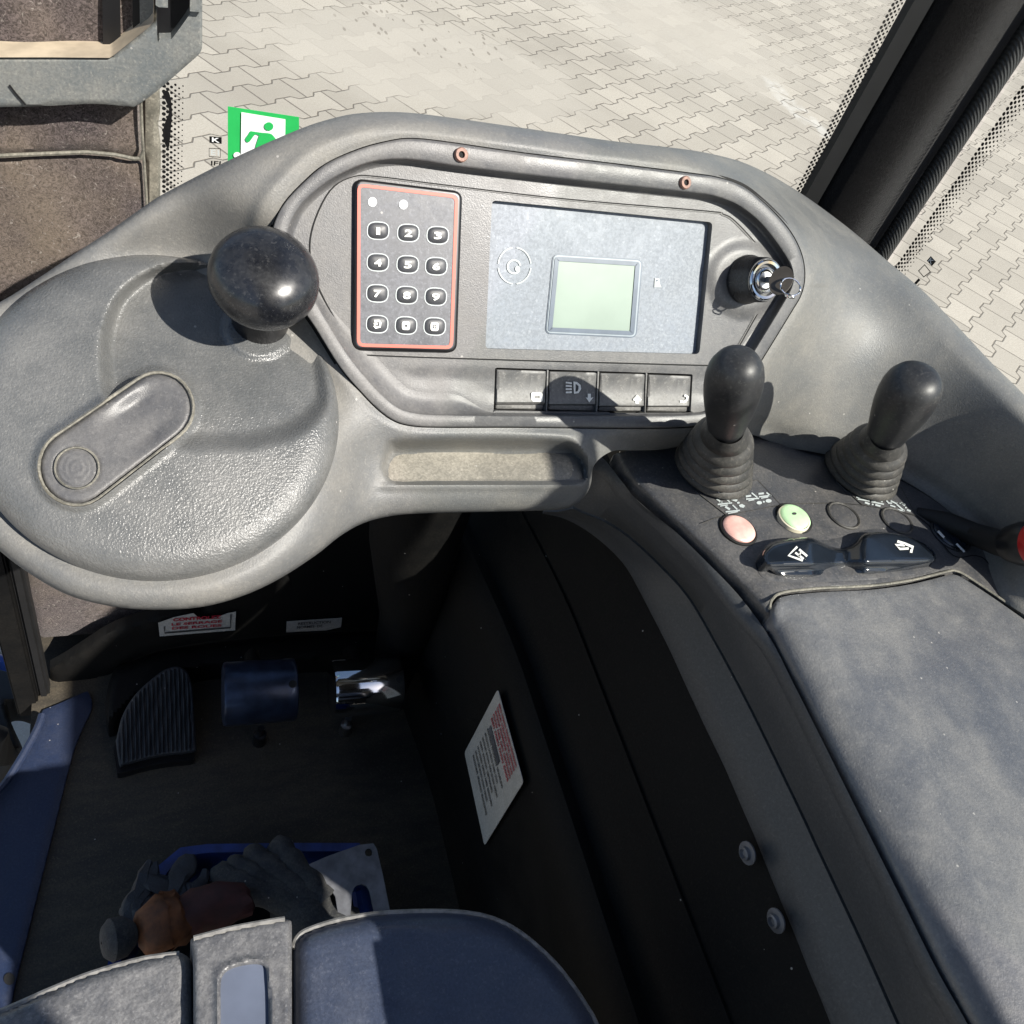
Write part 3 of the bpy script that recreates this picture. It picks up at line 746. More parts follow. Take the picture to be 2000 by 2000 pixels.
def shellfn(U, V, Ds):
    t = tfield(U, V)
    h = roundlip(Ds[0], 46, .015) * lipw(U, V)
    # soft crest line running round the binnacle
    dh = Ds[1]; h = h + .0022 * np.exp(-((dh - 34) / 16) ** 2) * (V < 560)
    # slight hollow toward the joint with the binnacle
    h = h - .0015 * np.exp(-(dh / 7) ** 2)
    # right wing is dished
    # storage tray
    d, _ = sd(tray, U, V)
    q = np.clip((V - 846) / 98, 0, 1)
    prof = np.where(q < .38, ss(q, 0, .40), 1 - (q - .38) / .62 * .80)
    edge = ss(d, 0, 26) * np.where(V > 900, ss(947 - V, -2, 9), 1)
    side = ss(d, 0, 20)
    ew = 24 - 17 * ss(V, 875, 925); h = h - .025 * prof * ss(d, 0, ew) * (d > 0)
    h = h + .0022 * np.exp(-((V - 950) / 7) ** 2) * ss(U, 720, 770) * ss(1160 - U, 0, 30) * (V < 975)
    d_ = rays(U, V); n = DP.n
    dn = d_ @ n
    return CAM + d_ * (t + h / dn * np.clip(1, .5, 1))[:, None]
shell = obj('shell', sheet_mb(sil, shellfn, 4.5, holes=[hole], skirt=.028, hole_skirt=.010, sdir=DP.n), M['shell'], dash, ang=50)

def dustfn(U, V, Ds):
    P = shellfn(U, V, [sd(sil, U, V)[0], -sd(hole, U, V)[0]]); d = CAM - P; return P + d / np.linalg.norm(d, axis=1)[:, None] * (.0006 * ss(Ds[0], 0, 8) - .0002)[:, None]
obj('tray_dust', sheet_mb(cr([(768, 892), (800, 884), (900, 882), (1000, 884), (1095, 884), (1118, 900), (1120, 925), (1100, 939), (950, 940), (850, 941), (772, 941), (756, 920)], 4), dustfn, 5), M['dust'], dash, label='beige dust lying on the floor of the storage tray')
# binnacle frame: nested rings with matching point counts
def resamp(P, n, start):
    P = np.vstack([P, P[:1]]); d = np.r_[0, np.cumsum(np.linalg.norm(np.diff(P, axis=0), axis=1))]
    k = np.argmin(np.hypot(P[:-1, 0] - start[0], P[:-1, 1] - start[1])); off = d[k]
    q = (off + np.linspace(0, d[-1], n, endpoint=False)) % d[-1]
    return np.stack([np.interp(q, d, P[:, i]) for i in range(2)], 1)
NB = 420
bz = resamp(bez, NB, (867, 277)); bn = resamp(binn, NB, (880, 324))
# pair every outer point with its nearest inner point, kept monotone
def nearest_on(P, pts):
    _, c = sd(P, pts[:, 0], pts[:, 1]); return c
bn = nearest_on(binn, bz)
for _ in range(6): bn = (np.roll(bn, 1, 0) + 2 * bn + np.roll(bn, -1, 0)) / 4
def dring(P, h): return DP.at(P[:, 0], P[:, 1], h)
def lerp(a, b, t): return a * (1 - t) + b * t
fr_r = [dring(bz, -.010), dring(bz, -.0004), dring(lerp(bz, bn, .05), .0007), dring(lerp(bz, bn, .14), .0010), dring(lerp(bz, bn, .88), .0012), dring(lerp(bz, bn, .96), .0006), dring(bn, -.0010)]
obj('binnacle_frame', loft(fr_r, MB(), closed=True), M['panel'], dash, ang=50)
cen = bn.mean(0)
Tn = np.roll(bn, -1, 0) - np.roll(bn, 1, 0); Tn /= np.linalg.norm(Tn, axis=1)[:, None]; Nn = np.stack([-Tn[:, 1], Tn[:, 0]], 1)
if ((cen - bn) * Nn).sum() < 0: Nn = -Nn
for _ in range(25): Nn = (np.roll(Nn, 1, 0) + 2 * Nn + np.roll(Nn, -1, 0)) / 4
Nn /= np.linalg.norm(Nn, axis=1)[:, None]
wide = (.55 + 1.25 * ss(bn[:, 1], 560, 740) * (1 - .5 * ss(bn[:, 0], 1250, 1420)))
for _q in (1,): wide = wide * (1 - .88 * ss(bn[:, 0], 880, 965) * ss(bn[:, 1], 770, 805))
wide = wide[:, None]
def inn_(d): return bn + Nn * d * wide
PANH = -.0090
rg = [(0, -.0010), (3, -.0036), (8, -.0060), (13, -.0078), (18, -.0087), (23, PANH)]
obj('binnacle_wall', loft([dring(inn_(d), h) for d, h in rg], MB(), closed=True), M['panel'], dash, ang=60)
panel_outline = inn_(22)
dispq = rquad([(961, 391), (1392, 434), (1366, 692), (948, 681)], 9)
keyq = rquad([(692, 348), (903, 374), (892, 689), (689, 684)], 19)
sws = [[(970, 721), (1067, 724), (1065, 801), (967, 799)], [(1073, 725), (1166, 727), (1163, 803), (1070, 801)], [(1172, 728), (1260, 730), (1258, 804), (1168, 803)], [(1266, 731), (1350, 734), (1346, 805), (1262, 804)]]
swo = rquad([(967, 718), (1353, 731), (1349, 808), (964, 802)], 2)
def panelfn(U, V, Ds):
    h = np.full(len(U), PANH)
    b = ss(V, 712, 745) * (1 - ss(V, 765, 800)); h = h - .0014 * b * ss(Ds[0], 0, 40)
    bx = np.hypot((U - 1455) / 1.0, V - 545); h = h + .0030 * (1 - ss(bx, 50, 84)) * ss(Ds[0], 0, 20)
    return DP.at(U, V, h)
seamp = cr([(690, 345), (740, 345), (860, 360), (1100, 388), (1380, 412), (1412, 418), (1436, 432), (1480, 480), (1508, 525), (1508, 560), (1470, 630), (1436, 690), (1424, 708), (1400, 714), (1200, 709), (950, 702), (720, 694), (700, 690), (682, 674), (660, 635), (622, 560), (606, 500), (612, 440), (645, 372)], 5)
obj('instrument_panel', sheet_mb(panel_outline, panelfn, 4, holes=[dispq, swo], skirt=0, hole_skirt=.010, sdir=DP.n), M['panel'], dash, ang=55)
sm_ = obj('panel_seam', stroke(seamp, 2.2, DP, PANH + .0006, closed=True), M['gap'], dash, smooth=False)
obj('panel_seam', stroke(inset(seamp, 2.2), 1.4, DP, PANH + .0007, closed=True), M['switch'], dash, smooth=False)
obj('joint_gap', ring(inset(bez, -6), inset(bez, 4), DP, -.006), M['gap'], dash, smooth=False)
obj('switch_housing', flat(inset(swo, -4), DP, -.0155), M['gap'], dash, smooth=False)
for k in range(3):
    a, b = sws[k], sws[k + 1]
    obj('switch_divider', flat(np.array([(a[1][0] + 1.6, a[1][1] - 2), (b[0][0] - 1.6, b[0][1] - 2), (b[3][0] - 1.6, b[3][1] + 2), (a[2][0] + 1.6, a[2][1] + 2)]), DP, -.0088, skirt=.006), M['switch'], dash, smooth=False)
# frame screws
for (u, v) in ((899, 303), (1336, 357)):
    c = DP.one(u, v, .0005)
    s_ = obj('frame_screw', lathe(c, DP.n, [(0, .0042), (.0022, .0042), (.0030, .0036), (.0030, .0020), (.0012, .0019), (.0011, .0001)], 16, cap=False), M['rust'], dash)
    obj('socket', lathe(c + DP.n * .0012, DP.n, [(0, .0019), (.0004, .0019)], 6), M['gap'], s_)
# screen-level wear marks on the shell (small moulded ring)
# push switches
def swfn(q):
    q = np.array(q, float)
    def fn(U, V, Ds):
        f = (V - q[0, 1]) / (q[3, 1] - q[0, 1])
        h = -.0080 - .0014 * np.sin(np.clip(f / .84, 0, 1) * math.pi) - .0040 * ss(f, .85, .88) * (f > .85) + roundlip(Ds[0], 2.2, .0007)
        return DP.at(U, V, h)
    return fn
lab = ['plain grey push switch with white page symbol', 'grey push switch with headlamp symbol', 'grey push switch with white upward arrow', 'grey push switch with white hook symbol']
SW = []
for k, q in enumerate(sws):
    e = inset(rquad(q, 2.0, 3), 1.0)
    so_ = root('push_switch', DP.one(*np.mean(q, 0), -.008), lab[k] + ' in the row of four below the display', 'switch', 'push switches in a row below the display'); SW.append(so_)
    obj('button', sheet_mb(e, swfn(q), 3, skirt=.005, sdir=DP.n), M['switch'], so_, ang=35)
HS = -.0058
pg = rquad([(1037, 766), (1060, 767), (1060, 785), (1038, 784)], 5, 3)
mb = ring(pg, inset(pg, 6), DP, HS - .0022); obj('page_symbol', mb, M['white_print'], SW[0], smooth=False)
mb = MB()
ring(np.array([(1120, 745), (1127, 746), (1134, 752), (1135, 760), (1130, 768), (1121, 769)], float), np.array([(1124, 750), (1127, 751), (1130, 755), (1130, 760), (1128, 764), (1124, 765)], float), DP, HS - .002, mb)
for i in range(4): stroke([(1105, 747 + i * 6.5), (1117, 748.5 + i * 5.8)], 3.2, DP, HS - .002, mb)
obj('headlamp_symbol', mb, M['white_print'], SW[1], smooth=False)
mb = flat(np.array([(1148, 769), (1154, 769), (1154, 777), (1159, 776), (1151, 786), (1144, 776), (1148, 777)], float), DP, HS - .002)
obj('arrow_symbol', mb, M['white_print'], SW[1], smooth=False)
obj('arrow_symbol', flat(np.array([(1245, 771), (1253, 780), (1252, 783), (1248, 783), (1248, 788), (1241, 788), (1241, 783), (1237, 782), (1237, 779)], float), DP, HS - .002), M['white_print'], SW[2], smooth=False)
obj('hook_symbol', stroke([(1328, 784), (1336, 785), (1342, 781), (1343, 775), (1337, 772)], 4.5, DP, HS - .002), M['white_print'], SW[3], smooth=False)

# ------------------------------------------------------------------ keypad
HK = -.0058
kp = root('keypad', DP.one(795, 520, HK), 'black numeric keypad with coral red outline on the left of the instrument panel', 'keypad')
kq_ = rquad([(692, 348), (903, 374), (892, 689), (689, 684)], 19, 12)
obj('housing', loft([DP.at(*inset(kq_, d_).T, h_) for d_, h_ in ((0, -.0105), (0, HK - .0016), (1.2, HK - .0006), (3.5, HK - .0001), (6, HK), (20, HK))], MB(), closed=True), M['black'], kp)
kin = inset(keyq, 7)
kf = obj('membrane', sheet_mb(kin, onfn(DP, HK + .0003), 8, skirt=.0003, sdir=DP.n), M['keyface'], kp, smooth=False)
ro = rquad([(698, 358), (895, 381.5), (884.5, 682), (697, 677)], 15)
obj('red_outline', ring(ro, inset(ro, 6.2), DP, HK + .0006), M['red_line'], kp, smooth=False)
for (u, v) in ((727.5, 394.5), (788, 399.5)):
    obj('indicator', flat(ell(u, v, 8.6, 9.2, 18), DP, HK + .0007), M['white'], kp, smooth=False)
kc = [(738.5, 450.6, '1'), (797.5, 455, '2'), (855, 459.5, '3'), (738, 512.4, '4'), (796.3, 516.5, '5'), (852, 520, '6'), (737, 573, '7'), (794.5, 576.4, '8'), (851, 579.5, '9'), (736.6, 633, 'G'), (793, 635.7, '0'), (849, 637.6, 'D')]
for (u, v, ch) in kc:
    e = ell(u, v, 19.5, 15.5, 28, 2.9, .05)
    lb = 'key marked ' + ch if ch.isdigit() else ('bottom left key with a curled arrow symbol' if ch == 'G' else 'bottom right key with a square symbol')
    k_ = obj('key', sheet_mb(e, onfn(DP, lambda U, V, Ds: HK + .0007 + .0012 * np.sqrt(np.clip(Ds[0] / 15, 0, 1))), 3, skirt=.0006, sdir=DP.n), M['key'], kp, label=lb)
    o_ = inset(e, -2.6)
    obj('key_outline', ring(o_, inset(o_, 2.0), DP, HK + .0006), M['grey_print'], k_, smooth=False)
    hh = HK + .0023
    if ch.isdigit() and ch != '0':
        text_on('digit', ch, ((u - 7, v - 7), (u + 8, v - 6.5), (u + 7.5, v + 8), (u - 7.5, v + 7.5)) if ch != '1' else ((u - 4, v - 7), (u + 4, v - 6.5), (u + 4, v + 8), (u - 4, v + 7.5)), DP, hh, M['white_print'], k_, bold=.035)
    else:
        q = rquad([(u - 8, v - 8), (u + 8, v - 7.5), (u + 7.5, v + 9), (u - 8, v + 8.5)], 4.5, 3)
        if ch == '0': mb = ring(q, ell(u, v + .5, 3, 2.6, len(q))[np.roll(np.arange(len(q)), len(q) // 2 + 2)], DP, hh)
        elif ch == 'D':
            mb = ring(q, inset(q, 4.6), DP, hh); flat(ell(u, v + .5, 1.6, 2, 10), DP, hh, mb)
        else:
            mb = stroke([(u - 6, v - 6), (u + 4, v - 6.5), (u + 6.5, v - 2), (u + 5.5, v + 5), (u - 3, v + 7), (u - 6, v + 3)], 4.2, DP, hh); flat(np.array([(u - 7, v - 2), (u, v - 3), (u + 1, v + 2), (u - 6, v + 2)], float), DP, hh, mb)
        obj('symbol', mb, M['white_print'], k_, smooth=False)

# ------------------------------------------------------------------ display
HD = -.0140
dp = root('display_unit', DP.one(1170, 540, HD), 'pale blue-grey display unit with small green screen in the dashboard', 'display')
obj('faceplate', sheet_mb(inset(dispq, -14), onfn(DP, HD), 14), M['display'], dp, smooth=False)
lo_ = rquad([(1082, 498), (1253, 509), (1241, 658), (1067, 650)], 10)
obj('screen_edge', ring(lo_, inset(lo_, 2.6), DP, HD + .0008), M['lcdline'], dp, smooth=False)
obj('screen_bezel', ring(inset(lo_, 2.6), inset(lo_, 11), DP, HD + .0012), M['lcdframe'], dp, smooth=False)
obj('screen_edge', ring(inset(lo_, -2.2), lo_, DP, HD + .0005), M['lcdframe'], dp, smooth=False)
obj('lcd_screen', sheet_mb(inset(lo_, 9), onfn(DP, HD + .0006), 12), M['lcd'], dp, smooth=False)
mb = MB()
for k in range(4):
    a = np.linspace(k * math.pi / 2 + .12, (k + 1) * math.pi / 2 - .12, 10)
    stroke(np.stack([1005 + 32 * np.cos(a), 519 + 35.5 * np.sin(a)], 1), 2.6, DP, HD + .0006, mb)
obj('ring_emblem', mb, M['grey_print'], dp, smooth=False)
a = np.linspace(.55, 2 * math.pi - .15, 20)
mb = stroke(np.stack([1004 + 12.5 * np.cos(a), 521 + 13 * np.sin(a)], 1), 3.6, DP, HD + .0006); flat(ell(1011, 525, 5, 6, 12), DP, HD + .0007, mb)
obj('ring_emblem', mb, M['grey_print'], dp, smooth=False)
q = np.array([(1279, 543), (1288, 544), (1288, 553), (1292, 561), (1278, 561)], float)
mb = flat(q, DP, HD + .0006); obj('small_symbol', mb, M['grey_print'], dp, smooth=False)
obj('small_symbol', flat(ell(1283.5, 548, 1.8, 1.8, 8), DP, HD + .0009), M['lcdframe'], dp, smooth=False)
# dirt in the lower right corner of the display recess is part of the panel material

# ------------------------------------------------------------------ ignition switch and key
ib = DP.one(1458, 546, -.006)
ig = root('ignition_switch', ib, 'black ignition lock with chrome rings on the right of the instrument panel', 'ignition switch')
obj('barrel', lathe(ib, DP.n, [(0, .0170), (.003, .0170), (.005, .0158), (.019, .0152), (.021, .0144), (.021, .0125)], 40, cap=False), M['knob'], ig)
obj('chrome_ring', lathe(ib + DP.n * .020, DP.n, [(0, .0138), (.002, .0136), (.0028, .0127), (.0022, .0110), (-.001, .0104)], 40, cap=False), M['chrome'], ig)
obj('inner_ring', lathe(ib + DP.n * .0195, DP.n, [(0, .0088), (.003, .0085), (.004, .0075), (.002, .0064), (-.002, .0062)], 32, cap=False), M['chrome'], ig)
obj('lock_face', lathe(ib + DP.n * .018, DP.n, [(0, .0125), (.0012, .0125), (.0012, .0001)], 32, cap=False), M['black'], ig)
obj('lock_cylinder', lathe(ib + DP.n * .018, DP.n, [(0, .006), (.0035, .006), (.004, .0055), (.004, .0001)], 24, cap=False), M['steel'], ig)
ky = root('ignition_key', ib + DP.n * .024, 'small key with dark round bow and wire ring in the ignition lock', 'key')
kx = np.array([.35, .25, .9]); kx -= DP.n * (kx @ DP.n); kx /= np.linalg.norm(kx)   # width axis of the bow
kc_ = ib + DP.n * .036
def slab(c, ax1, ax2, poly, th, mat, name, par):
    n = np.cross(ax1, ax2); n /= np.linalg.norm(n); P = np.array(poly); a = c + P[:, :1] * ax1 + P[:, 1:] * ax2
    k = len(P); mb = MB().add(np.vstack([a + n * th / 2, a - n * th / 2]), [tuple(range(k)), tuple(range(k, 2 * k))[::-1]] + [(i, k + i, k + (i + 1) % k, (i + 1) % k) for i in range(k)])
    return obj(name, mb, mat, par, ang=30)
a = np.linspace(0, 2 * math.pi, 28, endpoint=False)
bowax = DP.n * .55 + np.array([.5, 0, 0]) * .0 + np.cross(kx, DP.n) * .0
kn = DP.n / np.linalg.norm(DP.n)
face = np.cross(kx, kn)
tlt = .75
k2 = kn * math.cos(tlt) + face * math.sin(tlt)      # bow leans so its face is seen
slab(kc_ + k2 * .001, kx, k2, np.stack([.0098 * np.cos(a), .0075 * np.sin(a)], 1), .0022, M['keybow'], 'bow', ky)
slab(kc_ - kn * .010, kx, kn, [(-.0022, -.006), (.0022, -.006), (.0022, .006), (-.0022, .006)], .002, M['steel'], 'blade', ky)
rc = kc_ + k2 * .0085 - kx * .002
obj('wire_ring', tube([rc + .0055 * (math.cos(t) * kx + math.sin(t) * (k2 * .6 + face * .8)) for t in np.linspace(0, 2 * math.pi, 24, endpoint=False)], .0006, 6, closed=True), M['chrome'], ky)
rc = rc - kx * .006 + k2 * .002
obj('wire_ring', tube([rc + .0035 * (math.cos(t) * kn + math.sin(t) * face) for t in np.linspace(0, 2 * math.pi, 20, endpoint=False)], .0005, 6, closed=True), M['chrome'], ky)

# ------------------------------------------------------------------ steering disc with spinner knob
sc0 = SP.one(319, 799)
stw = root('steering_wheel', sc0, 'round grey steering disc with glossy black spinner knob', 'steering wheel')
e1 = np.array([1., 0, 0]); e1 -= SP.n * (e1 @ SP.n); e1 /= np.linalg.norm(e1); e2 = np.cross(SP.n, e1)
a = np.linspace(0, 2 * math.pi, 140, endpoint=False); RD = .0940
circ = toP(sc0 + RD * (np.cos(a)[:, None] * e1 + np.sin(a)[:, None] * e2))
scoop = cr([(196, 772), (191, 720), (193, 665), (212, 600), (245, 556), (300, 520), (360, 508), (420, 512), (500, 540), (570, 590), (622, 650), (648, 720), (652, 780), (636, 815), (600, 845), (550, 868), (480, 882), (400, 884), (340, 880), (280, 860), (225, 820)], 5)
cap_a, cap_b = np.array([150., 912]), np.array([309., 796])
def capsule(ra, rb, n=14):
    d = cap_b - cap_a; th = math.atan2(d[1], d[0]); A = np.linspace(th + math.pi / 2, th + 1.5 * math.pi, n); B = np.linspace(th - math.pi / 2, th + math.pi / 2, n)
    return np.vstack([cap_a + ra * np.stack([np.cos(A), np.sin(A)], 1), cap_b + rb * np.stack([np.cos(B), np.sin(B)], 1)])
capo = capsule(78, 72)
def discfn(U, V, Ds):
    P0 = SP.at(U, V); r = np.hypot((P0 - sc0) @ e1, (P0 - sc0) @ e2)
    Dm = (RD - r)                       # metres from the rim
    x = np.clip(1 - Dm / .017, 0, 1); h = -.0125 * (1 - np.sqrt(np.clip(1 - x * x, 0, 1))) + .0075 * (1 - (r / RD) ** 2)
    ds_, _ = sd(scoop, U, V)
    dep = .0175 * ss(ds_, -2, 24 + 18 * ss(V + .25 * U, 620, 900))
    h = h - dep * (1 - .45 * ss(V, 640, 860))
    dc, _ = sd(capo, U, V)
    h = h * 1.0 + .0020 * np.exp(-(np.clip(dc, -99, 0) / 9) ** 2) * (dc < 3) + .0016 * ss(dc, -12, 0) 
    bs = np.hypot((U - 508) / 1.15, V - 640); h = h + .0030 * (1 - ss(bs, 54, 66))
    return SP.at(U, V, h)
obj('disc', sheet_mb(circ, discfn, 5, holes=[capo], skirt=.014, hole_skirt=.006, sdir=SP.n), M['disc'], stw, ang=55)
def domeh(U, V):
    P0 = SP.at(U, V); r = np.hypot((P0 - sc0) @ e1, (P0 - sc0) @ e2); return .0075 * (1 - (r / RD) ** 2)
def coverfn(U, V, Ds):
    s = ((U - cap_a[0]) * (cap_b - cap_a)[0] + (V - cap_a[1]) * (cap_b - cap_a)[1]) / ((cap_b - cap_a) ** 2).sum()
    h = domeh(U, V) + .0002 + roundlip(Ds[0], 11, .0022) - .0042 * np.exp(-((s - .82) / .30) ** 2) * ss(Ds[0], 4, 40)
    cc = np.hypot(U - 150, (V - 914)); h = h - .0008 * np.exp(-((cc - 44) / 2.6) ** 2)
    return SP.at(U, V, h)
cov = obj('cover_plate', sheet_mb(inset(capo, 6), coverfn, 4, skirt=.005, sdir=SP.n), M['panel'], stw, ang=60)
obj('cap', sheet_mb(ell(150, 914, 41, 38, 36), onfn(SP, lambda U, V, Ds: domeh(U, V) + .0004 + roundlip(Ds[0], 5, .0012) + .00015 * np.cos(np.hypot(U - 150, V - 914) * .55) * (Ds[0] > 8)), 3, skirt=.003, sdir=SP.n), M['panel'], cov)
pts_ = inset(capo, 3.2)
obj('cover_rim', tube(SP.at(pts_[:, 0], pts_[:, 1], domeh(pts_[:, 0], pts_[:, 1]) + .0012), .0009, 6, closed=True), M['seal'], cov)
e_ = ell(150, 914, 43, 40, 40)
obj('cap_ring', tube(SP.at(e_[:, 0], e_[:, 1], domeh(e_[:, 0], e_[:, 1]) + .0012), .0006, 6, closed=True), M['seal'], cov)
kb = SP.one(509, 619, -.008); kd = np.array(SP.n)
kn_ = obj('spinner_knob', lathe(kb, kd, [(.0300, .0150), (.0305, .0200), (.0330, .0248), (.0365, .0278), (.0405, .0292), (.0445, .0294), (.0485, .0286), (.0530, .0264), (.0570, .0226), (.0600, .0168), (.0617, .0100), (.0624, .0001)], 48, cap=False), M['knob'], stw, ang=70)
obj('knob_neck', lathe(kb, kd, [(-.004, .0165), (.006, .0160), (.010, .0148), (.024, .0148), (.031, .0165)], 36), M['black'], kn_)

# ------------------------------------------------------------------ right control console
con = root('control_console', (.45, .3, 1.0), 'black right-hand control console with curved side and labelled plates', 'console')
top_back = [(1212, 884), (1240, 876), (1293, 872), (1350, 860), (1440, 830), (1520, 850), (1616, 868), (1690, 882), (1770, 915), (1830, 950), (1880, 990), (1925, 1040), (1945, 1090), (1985, 1150), (2100, 1250), (2240, 1350)]
C1 = [(1196, 888), (1205, 905), (1228, 938), (1262, 972), (1324, 1030), (1386, 1090), (1448, 1150), (1501, 1215)]
lidtop = [(1503, 1190), (1508, 1172), (1530, 1158), (1600, 1150), (1700, 1145), (1780, 1134), (1850, 1117), (1866, 1116), (1884, 1124), (1930, 1154), (1985, 1192), (2100, 1275), (2240, 1375)]
ctop = cr(top_back + top_back[-1:] + lidtop[::-1][:1] + lidtop[::-1] + C1[::-1][:1] + C1[::-1] + C1[:1], 4)
rocker_p = cr([(1487, 1088), (1493, 1072), (1510, 1059), (1542, 1052), (1582, 1050), (1606, 1060), (1625, 1068), (1646, 1070), (1668, 1061), (1684, 1045), (1705, 1039), (1745, 1041), (1785, 1052), (1815, 1068), (1828, 1085), (1822, 1099), (1790, 1110), (1720, 1119), (1640, 1124), (1560, 1127), (1520, 1124), (1498, 1108)], 4)
def contop(U, V, Ds):
    c1 = np.array(C1); d = np.full(len(U), 1e9)
    for p, q in zip(c1[:-1], c1[1:]):
        ab = q - p; t = np.clip(((U - p[0]) * ab[0] + (V - p[1]) * ab[1]) / (ab @ ab), 0, 1)
        d = np.minimum(d, np.hypot(U - p[0] - t * ab[0], V - p[1] - t * ab[1]))
    x = np.clip(1 - d / 62, 0, 1); h = -.013 * (1 - np.sqrt(np.clip(1 - x * x, 0, 1)))
    l = np.array(lidtop); d2 = np.full(len(U), 1e9)
    for p, q in zip(l[:-1], l[1:]):
        ab = q - p; t = np.clip(((U - p[0]) * ab[0] + (V - p[1]) * ab[1]) / (ab @ ab), 0, 1)
        d2 = np.minimum(d2, np.hypot(U - p[0] - t * ab[0], V - p[1] - t * ab[1]))
    x = np.clip(1 - d2 / 6, 0, 1); h = h - .0012 * x * x
    return CP.at(U, V, h)
obj('top_plate', sheet_mb(ctop, contop, 6, skirt=.008, sdir=[0, 0, 1]), M['plate'], con, ang=60)
# side of the console: lofted strips following the photographed edges
C1f = [(1172, 893), (1185, 905), (1212, 940), (1250, 985), (1318, 1040), (1380, 1100), (1442, 1165), (1501, 1245), (1546, 1332), (1608, 1455), (1674, 1588), (1762, 1764), (1828, 1896), (1890, 2006), (2010, 2230)]
RG = [(1158, 915), (1180, 925), (1215, 962), (1262, 1000), (1318, 1055), (1372, 1110), (1430, 1185), (1492, 1262), (1538, 1346), (1598, 1466), (1662, 1598), (1748, 1774), (1812, 1906), (1874, 2016), (1990, 2240)]
SM = [(1120, 990), (1146, 1002), (1185, 1018), (1234, 1051), (1300, 1113), (1348, 1168), (1397, 1251), (1440, 1330), (1485, 1418), (1564, 1581), (1596, 1650), (1630, 1722), (1696, 1863), (1757, 2000), (1860, 2230)]
IN = [(1060, 1003), (1107, 1015), (1162, 1048), (1216, 1099), (1252, 1160), (1300, 1256), (1344, 1352), (1380, 1430), (1414, 1502), (1450, 1584), (1476, 1643), (1546, 1810), (1580, 1896), (1617, 1986), (1710, 2230)]
def curve(px, z, n=90):
    p = cr(px, 8, False); d = np.r_[0, np.cumsum(np.linalg.norm(np.diff(p, axis=0), axis=1))]
    P = ZP(1).at(p[:, 0], p[:, 1]); zz = z(np.linspace(0, 1, len(p))) if callable(z) else z
    P = np.array([ZP(float(k)).one(u, v) for (u, v), k in zip(p, np.broadcast_to(zz, (len(p),)))])
    s = np.r_[0, np.cumsum(np.linalg.norm(np.diff(P, axis=0), axis=1))]; q = np.linspace(0, s[-1], n)
    return np.stack([np.interp(q, s, P[:, i]) for i in range(3)], 1)
r1 = curve(C1f, 1.163); r2 = curve(RG, 1.158); r3 = curve(SM, 1.115); r4 = curve(IN, 1.077)
nrm = np.zeros_like(r2)
dirs = np.gradient(r2, axis=0); dirs[:, 2] = 0; dirs /= np.linalg.norm(dirs, axis=1)[:, None]
outw = np.stack([dirs[:, 1], -dirs[:, 0], np.zeros(len(dirs))], 1)
if outw[40, 0] > 0: outw = -outw
r1b = r1 - np.array([0, 0, .012]) - outw * .006
obj('side_ridge', loft([r1b, r1 + [0, 0, .001], (r1 + r2) / 2 + [0, 0, .0022], r2 + outw * .001, r2 + [0, 0, -.006]], MB(), flip=True), M['flank'], con, ang=50)
mid = (r2 + r3) / 2 + outw * .002
obj('upper_side_strip', loft([r2 + [0, 0, -.003], r2 * .75 + r3 * .25 + outw * .0015, mid, r3 + [0, 0, .001] + outw * .0006, r3 - outw * .002], MB(), flip=True), M['flank'], con, ang=50)
obj('lower_side_strip', loft([r3 - [0, 0, .001] - outw * .002, r3 - [0, 0, .001] + outw * .0012, (r3 + r4) / 2 + outw * .002, r4 + [0, 0, .004] + outw * .001, r4, r4 - outw * .02 - [0, 0, .004], r4 - outw * .05 - [0, 0, .004]], MB(), flip=True), M['flank'], con, ang=50)

